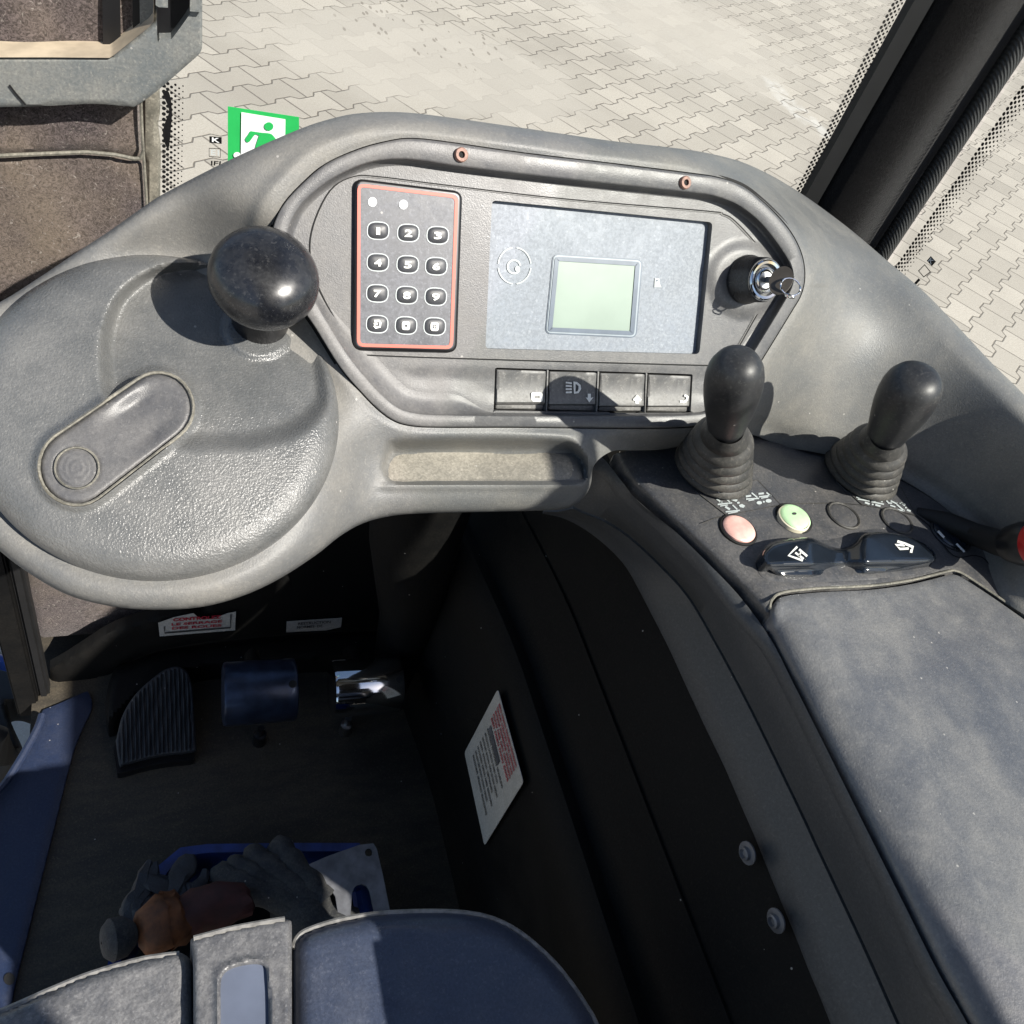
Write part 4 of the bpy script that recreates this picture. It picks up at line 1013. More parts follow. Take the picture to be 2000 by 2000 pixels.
# symbol plates
def outline(pts, r, w, mat, nm, h=.0006, mb=None):
    q = rquad(pts, r, 4); return obj(nm, ring(q, inset(q, w), CP, h), mat, con, smooth=False)
pq1 = [(1357, 958), (1480, 936), (1526, 986), (1420, 1007)]
pq2 = [(1632, 939), (1760, 950), (1790, 1006), (1684, 986)]
for q, lb in ((pq1, 'symbol plate in front of the left joystick'), (pq2, 'symbol plate in front of the right joystick')):
    p_ = obj('symbol_plate', flat(rquad(q, 4, 3), CP, .0007, skirt=.0007), M['plate'], con, smooth=False, label=lb)
    e = rquad(q, 4, 3); obj('plate_edge', ring(e, inset(e, 1.3), CP, .0009), M['boot'], p_, smooth=False)
    mb = MB(); S = lambda pts, w=2.6: stroke(pts, w, CP, .0012, mb)
    if q is pq1:
        Z = lambda x, y: (1350 + x / 9.66, 920 + y / 9.66)
        S([Z(480, 525), Z(570, 590)], 3); flat(np.array([Z(520, 590), Z(585, 560), Z(590, 600)]), CP, .0012, mb)
        S([Z(630, 505), Z(730, 585), Z(690, 600)]); S([Z(500, 630), Z(770, 600)]); S([Z(545, 660), Z(690, 640)], 2)
        S([Z(640, 670), Z(730, 725)], 4.2); S([Z(780, 640), Z(870, 725)]); S([Z(650, 770), Z(920, 740)]); S([Z(695, 800), Z(880, 765)], 2)
        flat(np.array([Z(740, 540), Z(800, 505), Z(880, 545), Z(850, 580), Z(790, 560)]), CP, .0012, mb); flat(ell(*Z(890, 598), 3, 2, 10), CP, .0012, mb)
        flat(np.array([Z(895, 640), Z(960, 620), Z(1020, 655), Z(985, 695), Z(920, 680)]), CP, .0012, mb)
        S([Z(1030, 480), Z(1130, 465)], 3.6); S([Z(1140, 410), Z(1250, 500)]); S([Z(1035, 530), Z(1280, 515)]); S([Z(1080, 560), Z(1190, 540)], 2)
        S([Z(1270, 430), Z(1370, 420)], 3.6); S([Z(1420, 405), Z(1500, 470)]); S([Z(1280, 485), Z(1510, 460)]); S([Z(1320, 512), Z(1450, 490)], 2)
        flat(ell(*Z(1285, 598), 5.5, 3.4, 12), CP, .0012, mb); flat(ell(*Z(1370, 578), 2.2, 1.8, 8), CP, .0012, mb); flat(ell(*Z(1460, 562), 6, 3.6, 12), CP, .0012, mb)
    else:
        Z = lambda x, y: (1650 + x / 10.73, 950 + y / 10.73)
        S([Z(280, 180), Z(330, 240), Z(240, 225)]); S([Z(270, 262), Z(520, 305)]); S([Z(430, 210), Z(520, 290)]); S([Z(560, 300), Z(640, 310), Z(600, 250)], 3)
        S([Z(700, 250), Z(790, 330)]); S([Z(560, 320), Z(820, 375)]); S([Z(420, 335), Z(520, 370)], 3.4); flat(ell(*Z(585, 378), 2, 1.6, 8), CP, .0012, mb); S([Z(640, 385), Z(750, 415)], 3.4)
        S([Z(840, 255), Z(920, 350), Z(990, 350)]); S([Z(960, 300), Z(1100, 370), Z(1090, 340)]); S([Z(950, 395), Z(1060, 430)]); S([Z(1080, 370), Z(1250, 515)]); S([Z(1010, 470), Z(1240, 512)]); S([Z(1150, 350), Z(1270, 380)], 2)
        S([Z(1180, 345), Z(1260, 400)], 3.4); flat(ell(*Z(1280, 445), 2, 1.6, 8), CP, .0012, mb); S([Z(1300, 490), Z(1380, 520)], 3.4)
    obj('control_symbols', mb, M['grey_print'], p_, smooth=False)
obj('plate_seam', stroke(cr([(1372, 1022), (1400, 1011), (1424, 1006), (1522, 987), (1590, 983), (1680, 986), (1790, 1007)], 5, False), 1.5, CP, .0006), M['boot'], con, smooth=False)
obj('console_edge_line', stroke(cr([(1790, 1007), (1818, 1030), (1862, 1085), (1905, 1085), (1929, 1098), (1950, 1140), (1980, 1186)], 5, False), 2.0, CP, .0006), M['gap'], con, smooth=False)

# round push buttons
def button(u, v, mat, rim, lbl, r=.0135, hgt=.004, group=None):
    c = CP.one(u, v, 0); o = root('push_button', c, lbl, 'button', group)
    z = [0, 0, 1]
    obj('collar', lathe(c, z, [(-.002, r + .0012), (.0012, r + .0012), (.0018, r + .0002), (.0012, r - .001)], 36, cap=False), M[rim], o)
    f = hgt
    cp = obj('cap', lathe(c, z, [(-.002, r - .0008), (f * .6, r - .0010), (f * .85, r - .0020), (f, r - .0040), (f * 1.04, r * .4), (f * 1.05, .0001)], 36, cap=False), M[mat], o)
    return o, cp
button(1441, 1036, 'redbtn', 'gap', 'pale faded red round button, first in the console button row')
o, cpb = button(1550, 1013, 'greenbtn', 'gap', 'pale green round button with a tiny mark beside the red one')
obj('mark', flat(ell(1552, 1003, 4, 2.6, 10), CP, .0046), M['paper_dark'], cpb, smooth=False)
obj('rim', lathe(CP.one(1550, 1013, .0024), [0, 0, 1], [(-.002, .0128), (.0009, .0126), (.0014, .0116)], 36, cap=False), M['cream'], cpb)
for (u, v, l) in ((1647, 1008, 'blank black round cover between the green button and the right symbol plate'), (1751, 1018, 'blank black round cover just below the right symbol plate')):
    o, cp_ = button(u, v, 'plate', 'boot', l, .0128, .0012, 'blank round covers on the console')
o, cp_ = button(1856, 1045, 'rocker', 'knob', 'large glossy black round button at the right end of the console row', .0165, .003)
mb = MB()
obj('painted_glint', stroke([(1832, 1037), (1844, 1050)], 4.5, CP, .0034, mb), M['white_print'], cp_, smooth=False)  # white strokes here and below paint the glints on the glossy button
obj('painted_glint', stroke([(1868, 1062), (1884, 1078)], 4, CP, .0034), M['white_print'], cp_, smooth=False)

# direction rocker
rk = root('direction_rocker', CP.one(1655, 1090), 'glossy black two-ended rocker switch with white arrows', 'rocker switch')
def rockfn(U, V, Ds):
    x = (U - 1489) / (1826 - 1489)
    L_ = 1 - ss(x, .26, .44); R_ = ss(x, .46, .62)
    tilt = (1095 - V) / 60
    h = .0075 + .0050 * L_ + .0050 * R_ - .003 * (1 - L_) * (1 - R_)
    mid = 1100 - 10 * x
    bev = ss(V - mid, 0, 20); h = h - .0075 * bev
    h = h + roundlip(Ds[0], 9, .004)
    return CP.at(U, V, h)
def shift(poly, h):   # outline is the raised silhouette; keep it where it is seen
    return poly
obj('rocker_body', sheet_mb(rocker_p, rockfn, 3.5, skirt=.012, sdir=[0, 0, 1]), M['rocker'], rk, ang=50)
obj('rocker_base', sheet_mb(inset(cr([(1478, 1110), (1484, 1076), (1520, 1052), (1620, 1052), (1700, 1032), (1790, 1044), (1836, 1080), (1832, 1112), (1740, 1130), (1560, 1140), (1500, 1132)], 5), 0), onfn(CP, lambda U, V, Ds: .0008 + roundlip(Ds[0], 6, .001)), 8, skirt=.001, sdir=[0, 0, 1]), M['plate'], rk)
HR = ZP(ZC + .0131)
Z = lambda x, y: (1650 + x / 10.73, 950 + y / 10.73)
mb = stroke([Z(1100, 1150), Z(1260, 1200), Z(1430, 1270), Z(1400, 1330), Z(1390, 1390)], 5, HR); stroke([Z(1340, 1300), Z(1160, 1310), Z(1060, 1225), Z(1260, 1235)], 4.6, HR, 0, mb)
obj('arrow_symbol', mb, M['white_print'], rk, smooth=False)
Z = lambda x, y: (1200 + x / 3.22, 650 + y / 3.22)
mb = stroke([Z(1150, 1345), Z(1095, 1400), Z(1185, 1432)], 4.4, HR); stroke([Z(1115, 1405), Z(1155, 1375), Z(1205, 1430)], 0.1, HR, 0, mb); stroke([Z(1138, 1382), Z(1190, 1422)], 4, HR, 0, mb); stroke([Z(1162, 1362), Z(1212, 1405), Z(1150, 1345)][:2], 4.4, HR, 0, mb)
stroke([Z(1158, 1408), Z(1175, 1378), Z(1182, 1352)][:2], 3, HR, 0, mb)
obj('arrow_symbol', mb, M['white_print'], rk, smooth=False)

# emergency stop at the right edge
eb = ZP(1.177).one(1900, 1042)
es = root('emergency_stop', eb, 'red mushroom emergency stop on a black bracket at the right edge', 'emergency stop')
def offw(u, v, off): return att(u, v, float(tdash(np.array([float(u)]), np.array([float(v)]))[0]) - off)
obj('bracket', tube([ZP(1.176).one(1790, 1000), ZP(1.181).one(1845, 1018), offw(1900, 1042, .020), offw(1950, 1060, .022), offw(1995, 1066, .022)], [.004, .0080, .0090, .0100, .0120], 16), M['rubber'], es)
ea = np.array([-.25, -.60, .75]); ea /= np.linalg.norm(ea)
ec = offw(2020, 1062, .030)
obj('boot', lathe(ec, ea, [(-.022, .014), (-.010, .0165), (-.002, .0160), (.004, .013)], 28), M['black'], es)
obj('red_cap', lathe(ec + ea * .003, ea, [(0, .013), (.002, .0175), (.008, .0185), (.013, .0165), (.016, .010), (.0168, .0001)], 36, cap=False), M['redcap'], es)

# armrest lid
lidC = [(1501, 1240), (1546, 1328), (1608, 1451), (1674, 1583), (1762, 1759), (1828, 1891), (1890, 2002), (2010, 2220)]
lp = cr([(1501, 1240), (1500, 1240), (1507, 1205), (1511, 1180), (1531, 1165), (1600, 1157), (1700, 1152), (1780, 1141), (1850, 1124), (1866, 1123), (1884, 1131), (1930, 1161), (1985, 1199), (2100, 1282), (2260, 1400), (2260, 1400), (2260, 2230), (2260, 2230), (2010, 2230), (2010, 2230)] + lidC[::-1][1:-1], 4)
arm = root('armrest_lid', ZP(1.17).one(1800, 1500), 'large dusty black armrest cover behind the joystick panel', 'armrest')
def lidfn(U, V, Ds):
    c1 = np.array(lidC, float); d = np.full(len(U), 1e9)
    for p, q in zip(c1[:-1], c1[1:]):
        ab = q - p; t = np.clip(((U - p[0]) * ab[0] + (V - p[1]) * ab[1]) / (ab @ ab), 0, 1)
        d = np.minimum(d, np.hypot(U - p[0] - t * ab[0], V - p[1] - t * ab[1]))
    W_ = 90 + 60 * ss(V, 1200, 1500)
    x = np.clip(1 - d / W_, 0, 1); h = .002 - .024 * (1 - np.sqrt(np.clip(1 - x * x * .97, 0, 1)))
    h = h + .0016 * np.sin(U / 160.) * np.cos(V / 230.) + roundlip(Ds[0], 6, .0015)
    return ZP(ZC).at(U, V, h)
obj('lid', sheet_mb(lp, lidfn, 7, skirt=.014, sdir=[0, 0, 1]), M['lid'], arm, ang=60)
lt_ = cr(lidtop[:-1], 6, False); obj('painted_lit_edge', tube(CP.at(lt_[:, 0], lt_[:, 1] - 1.0, .0002), .0010, 6), M['seal'], con, label='pale line painting the lit edge in front of the armrest cover')  # sealant-coloured tube paints the bright highlight along the lid's top edge
# body under the armrest and console
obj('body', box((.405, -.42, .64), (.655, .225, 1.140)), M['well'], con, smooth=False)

# ------------------------------------------------------------------ joysticks
def joystick(bu, bv, zt, top, tt, label, hw=1.0, rb=.0285, lean_rings=5, ktop=None, kh=.080, kr=.0205, skew=0):
    c = CP.one(bu, bv, .0005); T = att(*top, tt)
    o = root('joystick', c, label, 'joystick', 'joysticks on the right console')
    ax = T - c; L = np.linalg.norm(ax)
    rings = []; n = 40; t = np.linspace(0, 2 * math.pi, n, endpoint=False)
    prof = []
    nb = lean_rings
    r0, r1 = rb, rb * .60
    for k in range(nb):
        f = k / nb; r = r0 + (r1 - r0) * f
        prof += [(f, r * .82), (f + .10 / nb, r * 1.0), (f + .25 / nb, r * 1.06), (f + .42 / nb, r * 1.03), (f + .66 / nb, r * .90), (f + .84 / nb, r * .72), (f + .93 / nb, r * .69)]
    prof += [(1.0, r1 * .92), (1.08, r1 * .80), (1.16, r1 * .62)]
    prof.sort()
    N0 = np.array([0, 0, 1.]); N1 = ax / L
    for f, r in prof:
        nn = N0 * (1 - .55 * f) + N1 * .55 * f; nn /= np.linalg.norm(nn)
        a = np.cross(nn, [0, 1, 0]); a /= np.linalg.norm(a); b = np.cross(nn, a)
        p = c + ax * f
        rings.append(p + r * (np.cos(t)[:, None] * a + np.sin(t)[:, None] * b))
    obj('boot', loft(rings, MB(), closed=True, flip=True), M['boot'], o, ang=75)
    KA = T; KT = att(*ktop[:2], ktop[2]); ka = KT - KA; kl = np.linalg.norm(ka)
    pr = [(0, .58), (.03, .64), (.10, .68), (.25, .77), (.40, .88), (.55, .965), (.68, 1.0), (.78, .985), (.86, .92), (.925, .78), (.965, .60), (.99, .36), (1.0, .001)]
    obj('knob', lathe(KA, ka, [(f * kl, r * kr) for f, r in pr], 40), M['rubberknob'], o, ang=75)
    return o
joystick(1393, 918, 0, (1416, 850), .570, 'left joystick with upright dark egg-shaped knob and rubber bellows', ktop=(1441, 699, .487), rb=.0300, kr=.0175)
joystick(1680, 924, 0, (1722, 864), .63, 'right joystick leaning right with matt black knob and dusty bellows', ktop=(1798, 727, .565), rb=.0304, kr=.0200)

# ------------------------------------------------------------------ footwell
fw = root('footwell_lining', (.3, .2, .8), 'black moulded side lining of the footwell under the console', 'lining')
# vertical side wall at x=.29, then rounded ridge stepping out to the console underside
Y = np.linspace(-.42, .60, 60)
def prof_at(y):
    k = ss(np.array([y]), .35, .60)[0]
    return [(.292 - .02 * k, ZF), (.290 - .02 * k, .80), (.291 - .02 * k, .90), (.296 - .02 * k, .925), (.306 - .02 * k, .935), (.318 - .02 * k, .930), (.326 - .02 * k, .945), (.334 - .02 * k, .985), (.338 - .02 * k, 1.000), (.3405 - .02 * k, .999), (.341 - .02 * k, 1.003), (.352, 1.06), (.372, 1.10)]
pf = np.array([prof_at(y) for y in Y])
mbw = MB(); rings = [np.column_stack([pf[:, j, 0], Y, pf[:, j, 1]]) for j in range(pf.shape[1])]
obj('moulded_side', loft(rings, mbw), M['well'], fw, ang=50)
WP = XP(.342)
def wpt(u, v, dx=0): return XP(.344 - dx).one(u, v)
for (u, v) in ((1461, 1666), (1517, 1798)):
    c = XP(.350).one(u, v); b_ = obj('bolt', lathe(c, [-1, 0, .1], [(0, .0075), (.001, .0075), (.0015, .0045), (.004, .0042), (.0045, .003), (.0025, .0022), (.0024, .0001)], 18, cap=False), M['zinc'], fw)

fp = root('curved_panel', (.1, .58, .8), 'black curved panel across the front of the footwell with two stickers', 'panel')
FP = YP(.58)
fpo = cr([(96, 1308), (96, 1308), (128, 1290), (165, 1266), (205, 1240), (245, 1222), (300, 1206), (360, 1196), (400, 1190), (400, 1040), (400, 1040), (1110, 900), (1110, 900), (1200, 1300), (1200, 1300), (1000, 1300), (880, 1262), (780, 1232), (700, 1232), (600, 1236), (480, 1246), (400, 1254), (320, 1268), (262, 1288), (225, 1310), (170, 1345), (110, 1385), (110, 1385)], 4)
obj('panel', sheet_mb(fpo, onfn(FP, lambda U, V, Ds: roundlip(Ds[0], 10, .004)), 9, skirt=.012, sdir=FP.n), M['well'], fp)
# column cover running down from the dash
obj('column_cover', tube([np.array([.215, .50, 1.15]), np.array([.235, .51, .95]), np.array([.262, .52, .80]), np.array([.275, .53, .64])], [.055, .045, .035, .030], 18), M['well'], fp)
mb = MB()
obj('floor_step', sheet_mb(cr([(222, 1310), (262, 1290), (330, 1268), (480, 1248), (600, 1238), (760, 1234), (830, 1280), (800, 1300), (760, 1290), (600, 1292), (480, 1300), (380, 1310), (320, 1330), (250, 1380), (215, 1420), (205, 1380)], 4), onfn(ZP(.665), lambda U, V, Ds: roundlip(Ds[0], 18, .012)), 8, skirt=.03, sdir=[0, 0, 1]), M['well'], fp)
# warning sticker and data plate
s1 = root('warning_sticker', FP.one(386, 1228), 'white wheel-tightening warning sticker with red French lettering, partly hidden', 'sticker')
qs = np.array([(309, 1214), (461, 1190), (459, 1231), (312, 1243)], float)
FQ = YP(.5755)
obj('backing', flat(np.array([(309, 1217), (340, 1206), (378, 1198), (386, 1205), (396, 1209), (410, 1209), (430, 1204), (445, 1198), (461, 1195), (459, 1231), (312, 1243)], float), FQ, 0, skirt=.0004), M['paper'], s1, smooth=False)
for p in ([(321, 1224), (321.5, 1236.5), (450, 1226), (451, 1200)],):
    obj('black_frame', stroke(p, 3, FQ, .0008), M['paper_dark'], s1, smooth=False)
text_on('lettering', 'CONTROLEZ', ((338, 1207.5), (432, 1201.5), (432, 1208), (338, 1214)), FQ, .0008, M['paper_red'], s1, bold=.045)
text_on('lettering', 'LE SERRAGE', ((335, 1217.5), (434, 1211), (434, 1216), (335, 1222.5)), FQ, .0008, M['paper_red'], s1, bold=.03)
text_on('lettering', 'DES ROUES', ((336, 1225), (433, 1219), (433, 1224), (336, 1230)), FQ, .0008, M['paper_red'], s1, bold=.03)
s2 = root('data_plate', FP.one(610, 1222), 'small worn beige data plate right of the red-lettered sticker', 'plate')
obj('backing', flat(np.array([(560, 1214), (668, 1207), (666, 1225), (638, 1231), (559, 1235)], float), FQ, 0, skirt=.0004), M['paper'], s2, smooth=False)
text_on('lettering', 'RESTRUCTION', ((582, 1216), (646, 1212), (646, 1217), (582, 1221)), FQ, .0008, M['paper_dark'], s2)
text_on('lettering', 'NORMES  DE', ((580, 1223), (630, 1220), (630, 1225), (580, 1228)), FQ, .0008, M['paper_dark'], s2)
# instruction label on the side wall
LPn = XP(.286)
lb_ = root('instruction_label', LPn.one(960, 1500), 'tall worn instruction label with red text block on the dark side wall', 'label')
q = [(972, 1346), (1022, 1528), (946, 1652), (907, 1470)]
obj('backing', flat(rquad(q, 6, 3), LPn, 0, skirt=.0005), M['paper'], lb_, smooth=False)
def lq(a, b): q0 = np.array(q, float); return tuple(q0[0] * (1 - a) * (1 - b) + q0[1] * a * (1 - b) + q0[2] * a * b + q0[3] * (1 - a) * b)
rng_ = random.Random(3)
for i in range(5):
    b0 = .04 + i * .055
    words = ' '.join(''.join(rng_.choice('nmuoe') for _ in range(rng_.randint(3, 8))) for _ in range(4))
    text_on('red_text', words, (lq(.12, b0), lq(.80, b0), lq(.80, b0 + .035), lq(.12, b0 + .035)), LPn, .0008, M['paper_red'], lb_)
for i in range(7):
    b0 = .40 + i * .07
    words = ' '.join(''.join(rng_.choice('nmuoe') for _ in range(rng_.randint(3, 8))) for _ in range(3 + i % 3))
    text_on('small_text', words, (lq(.14, b0), lq(.78 - .1 * (i % 2), b0), lq(.78 - .1 * (i % 2), b0 + .03), lq(.14, b0 + .03)), LPn, .0008, M['paper_dark'], lb_)
obj('grey_pictogram', flat(np.array([lq(.16, .33), lq(.55, .33), lq(.55, .40), lq(.16, .40)]), LPn, .0006), M['zinc'], lb_, smooth=False)

# pedals
pd = root('accelerator_pedal', ZP(.66).one(310, 1400), 'ribbed black pedal plate with curved left edge on the floor', 'pedal')
pp = cr([(234, 1500), (226, 1450), (228, 1440), (240, 1395), (268, 1352), (312, 1314), (335, 1303), (350, 1303), (366, 1313), (376, 1345), (380, 1400), (384, 1462), (384, 1462), (376, 1468), (310, 1476), (240, 1494)], 4)
PPn = Plane(ZP(.668).one(310, 1400), [0, -.35, .94])
obj('plate', sheet_mb(pp, onfn(PPn, lambda U, V, Ds: roundlip(Ds[0], 5, .002) + .0016 * np.sin(((U - 305) + (V - 1400) * -.03) * .72) * ss(Ds[0], 2, 8)), 2.0, skirt=.014, sdir=PPn.n), M['pedal'], pd, ang=30)
obj('base', sheet_mb(pp + np.array([-4, 16]), onfn(ZP(.64)), 8, skirt=.012, sdir=[0, 0, 1]), M['black'], pd)
for (u0, u1, v, mt, lb2, g2) in ((434, 578, 1352, 'roller', 'dull blackened roller pedal with small hole, left of the chrome one', None), (646, 780, 1342, 'chrome', 'shiny chrome roller pedal with worn edge', None)):
    A = ZP(.745).one(u0, v + 4); B = ZP(.745).one(u1, v - 6); ax = B - A; L = np.linalg.norm(ax); ax /= L
    o = root('roller_pedal', (A + B) / 2, lb2, 'pedal', 'roller pedals in the footwell')
    r = .033 if mt == 'roller' else .031
    obj('roller', lathe(A, ax, [(0, r - .005), (.0012, r - .001), (.004, r), (L - .004, r), (L - .0012, r - .001), (L, r - .005)], 40), M[mt], o, ang=50)
    m_ = (A + B) / 2
    obj('stem', tube([m_ + [0, .03, -.01], m_ + [0, .06, -.02], m_ + [0, .075, -.05]], .007, 10), M['well'], o)
    obj('stop_bolt', lathe(ZP(ZF).one((u0 + u1) / 2 + (0 if mt == 'roller' else -40), 1450 if mt == 'roller' else 1430), [0, 0, 1], [(0, .007), (.02, .007), (.021, .004), (.034, .004)], 12), M['steel' if mt == 'chrome' else 'black'], o)
    hc = A + ax * (L * .90) + np.array([0, -.35, .94]) * (r - .0004)
    obj('hole', lathe(hc, [0, -.35, .94], [(0, .004), (.0008, .004)], 14), M['gap'], o)

# ------------------------------------------------------------------ left entrance: post, blue sill, yard beyond
po = root('door_post', (-.125, .57, ZF), 'narrow dark steel door post at the left entrance', 'post')
obj('post', box((-.146, .556, .60), (-.124, .590, 1.6), bev=.002), M['well'], po)
obj('rubber_edge', box((-.1235, .560, .63), (-.112, .578, 1.5), bev=.003), M['rubber'], po)
obj('door_frame', sheet_mb(cr([(-200, 980), (-200, 980), (15, 1060), (30, 1130), (46, 1205), (52, 1262), (40, 1262), (22, 1244), (0, 1238), (-200, 1230), (-200, 1230)], 3), onfn(YP(.566)), 10, skirt=.02, sdir=[0, -1, 0]), M['well'], po)
BLZ = ZP(ZF + .006)
bs = root('blue_sill', BLZ.one(100, 1600), 'worn dark blue painted steel entrance sill along the left floor edge', 'sill')
bp = cr([(80, 1388), (80, 1388), (120, 1372), (165, 1352), (172, 1352), (180, 1380), (160, 1425), (140, 1480), (105, 1620), (60, 1800), (22, 1960), (10, 2080), (10, 2080), (-150, 2080), (-150, 2080), (-90, 1700), (-30, 1570), (10, 1520), (55, 1450), (78, 1405)], 5)
obj('plate', sheet_mb(bp, onfn(BLZ, lambda U, V, Ds: roundlip(Ds[0], 6, .002)), 9, skirt=.03, sdir=[0, 0, 1]), M['blue'], bs)
obj('folded_edge', tube(ZP(ZF + .012).at(*cr([(82, 1396), (74, 1420), (52, 1462), (14, 1524), (-26, 1576), (-90, 1710)], 4, False).T), .004, 8), M['blue'], bs)
obj('hole', flat(ell(18, 1912, 11, 12, 16), BLZ, .0012), M['gap'], bs, smooth=False)
# wheel guard and lever outside
mg = root('mudguard', (-.30, .62, .35), 'black rubber mudguard arm outside the left entrance', 'mudguard')
obj('arm', sheet_mb(cr([(-150, 1300), (-20, 1296), (18, 1298), (34, 1303), (52, 1318), (70, 1360), (78, 1384), (70, 1386), (52, 1380), (32, 1374), (12, 1376), (14, 1392), (30, 1430), (44, 1462), (34, 1468), (14, 1470), (0, 1492), (-60, 1540), (-200, 1560)], 4), onfn(ZP(.40), lambda U, V, Ds: roundlip(Ds[0], 14, .02) - .01 * ss(V, 1380, 1480)), 6, skirt=.05, sdir=[0, 0, 1]), M['rubber'], mg)
o = obj('blue_lever', sheet_mb(np.array([(-80, 1262), (-1, 1277), (25, 1284), (17, 1298), (-3, 1293), (-80, 1280)], float), onfn(ZP(.47), lambda U, V, Ds: roundlip(Ds[0], 3, .004)), 3, skirt=.02, sdir=[0, 0, 1]), M['blue2'], None)
tag(o, 'short blue painted lever end outside beside the door post', 'lever')
o = obj('grease_nipple', lathe(ZP(.46).one(33, 1303), [.5, .2, .5], [(0, .010), (.006, .010), (.008, .006), (.016, .006), (.018, .008), (.022, .001)], 14), M['chrome'], None)
tag(o, 'small shiny metal fitting beside the blue lever', 'fitting')
o = obj('hydraulic_hose', tube([ZP(.44).one(-60, 1420), ZP(.42).one(-6, 1440), ZP(.38).one(10, 1480), ZP(.34).one(-10, 1540)], .016, 12), M['rubber'], None)
tag(o, 'black rubber hose below the black mudguard outside', 'hose')

# ------------------------------------------------------------------ tool tray with gloves
TZ = ZP(.745)
ty = root('tool_tray', TZ.one(500, 1720), 'open blue steel tray on the floor in front of the seat', 'tray')
rail = np.array([(196, 1950), (216, 1860), (262, 1752), (300, 1700), (352, 1657), (406, 1650), (560, 1648), (702, 1648), (760, 1900)], float)
P = TZ.at(rail[:, 0], rail[:, 1])
mb = MB()
inn = P + np.array([0, -.008, 0]) + np.stack([np.where(np.arange(9) < 4, .008, 0), np.zeros(9), np.zeros(9)], 1)
loft([P - [0, 0, .06], P, P + [0, 0, .002], inn + [0, 0, .002], inn, inn - [0, 0, .07]], mb, flip=True)
obj('rim', mb, M['blue2'], ty, ang=30)
obj('tray_floor', flat(rail, ZP(.66)), M['well'], ty, smooth=False)
from mathutils import noise as mnoise
def crumple(mb, amp, sc, seed=0):
    for v in mb.v:
        n = mnoise.noise_vector(Vector([v[0] * sc + seed, v[1] * sc, v[2] * sc])) + .5 * mnoise.noise_vector(Vector([v[0] * sc * 2.7, v[1] * sc * 2.7 + seed, v[2] * sc * 2.7]))
        for k in range(3): v[k] += n[k] * amp
    return mb
def slat(mb, p0, p1, w0, w1, z0, z1, th=.006):
    a, b = ZP(z0).one(*p0), ZP(z1).one(*p1); ax = b - a; s_ = np.cross(ax, [0, 0, 1]); s_ /= np.linalg.norm(s_)
    rings = []
    for f in np.linspace(0, 1, 9):
        p = a + ax * f; w_ = (w0 * (1 - f) + w1 * f) * min(1, .55 + 3 * min(f, 1 - f)); up = np.array([0, 0, th / 2])
        rings.append(np.array([p - s_ * w_ - up, p - s_ * w_ + up * .4, p - s_ * w_ * .6 + up, p + s_ * w_ * .6 + up, p + s_ * w_ + up * .4, p + s_ * w_ - up]))
    loft(rings, mb, closed=True, flip=True); b0 = len(mb.v); mb.f.append(tuple(range(b0 - 6, b0)))
def finger(mb, p0, p1, r0, r1, zc):
    a, b = ZP(zc).one(*p0), ZP(zc + .004).one(*p1); ax = b - a; L = np.linalg.norm(ax)
    lathe(a, ax, [(0, .001), (.15 * L, r0 * .8), (.3 * L, r0), (.5 * L, r0 * .94), (.62 * L, r0 * 1.03), (.8 * L, r1), (.92 * L, r1 * .8), (L, .001)], 14, mb, cap=False)
g1 = root('work_glove', TZ.one(300, 1740, .01), 'black rubber work glove lying in the left of the tray', 'glove')
mb = MB()
for p0, p1, w0, w1 in (((292, 1684), (246, 1800), .006, .008), ((306, 1690), (262, 1800), .005, .007), ((318, 1712), (300, 1745), .012, .013), ((372, 1668), (312, 1790), .010, .008), ((338, 1738), (348, 1776), .011, .012), ((296, 1740), (285, 1790), .013, .012), ((400, 1700), (372, 1770), .004, .006), ((388, 1728), (376, 1760), .010, .008), ((262, 1765), (268, 1800), .012, .012), ((225, 1800), (214, 1860), .007, .004)):
    slat(mb, p0, p1, w0, w1, .758, .764, .009)
mb2 = lathe(ZP(.722).one(320, 1835), [.2, 1, .1], [(0, .02), (.015, .028), (.03, .026), (.05, .012)], 16, mb)
obj('glove_body', crumple(mb2, .0035, 60), M['glove2'], g1, ang=35)
g2 = root('work_glove', TZ.one(520, 1690, .01), 'grimy grey work glove with curled fingers in the middle of the tray', 'glove')
mb = MB()
knuck = np.array([.004, .0092, .0104, .0098, .0084, .0103, .0108, .0096, .0088, .0108, .0112, .0110, .0112])
for (p0, p1, p2, sc) in (((420, 1702), (452, 1716), (590, 1772), 1.0), ((452, 1684), (480, 1700), (604, 1764), .92), ((488, 1664), (512, 1682), (616, 1760), 1.12), ((540, 1648), (556, 1672), (632, 1758), 1.15), ((452, 1742), (486, 1738), (580, 1780), .8)):
    q0, q1, q2 = ZP(.752).one(*p0), ZP(.772).one(*p1), ZP(.760).one(*p2)
    tt_ = np.linspace(0, 1, 13)[:, None]; path = (1 - tt_) ** 2 * q0 + 2 * tt_ * (1 - tt_) * q1 + tt_ ** 2 * q2
    tube(path, knuck * sc, 14, mb)
c = ZP(.752).one(588, 1775); lathe(c + [-.02, .014, -.004], [.75, -.6, -.05], [(0, .010), (.010, .022), (.025, .0265), (.040, .0255), (.048, .0225), (.052, .0245), (.070, .026), (.074, .020)], 22, mb)
obj('glove_body', crumple(mb, .0024, 110, 4), M['glove'], g2, ang=60)
lr = root('leather_roll', ZP(.77).one(380, 1790), 'rolled orange and dark red leather piece on the gloves', 'leather roll')
A = ZP(.785).one(268, 1822); B = ZP(.785).one(352, 1788); D = ZP(.785).one(488, 1752)
ax = B - A; L = np.linalg.norm(ax)
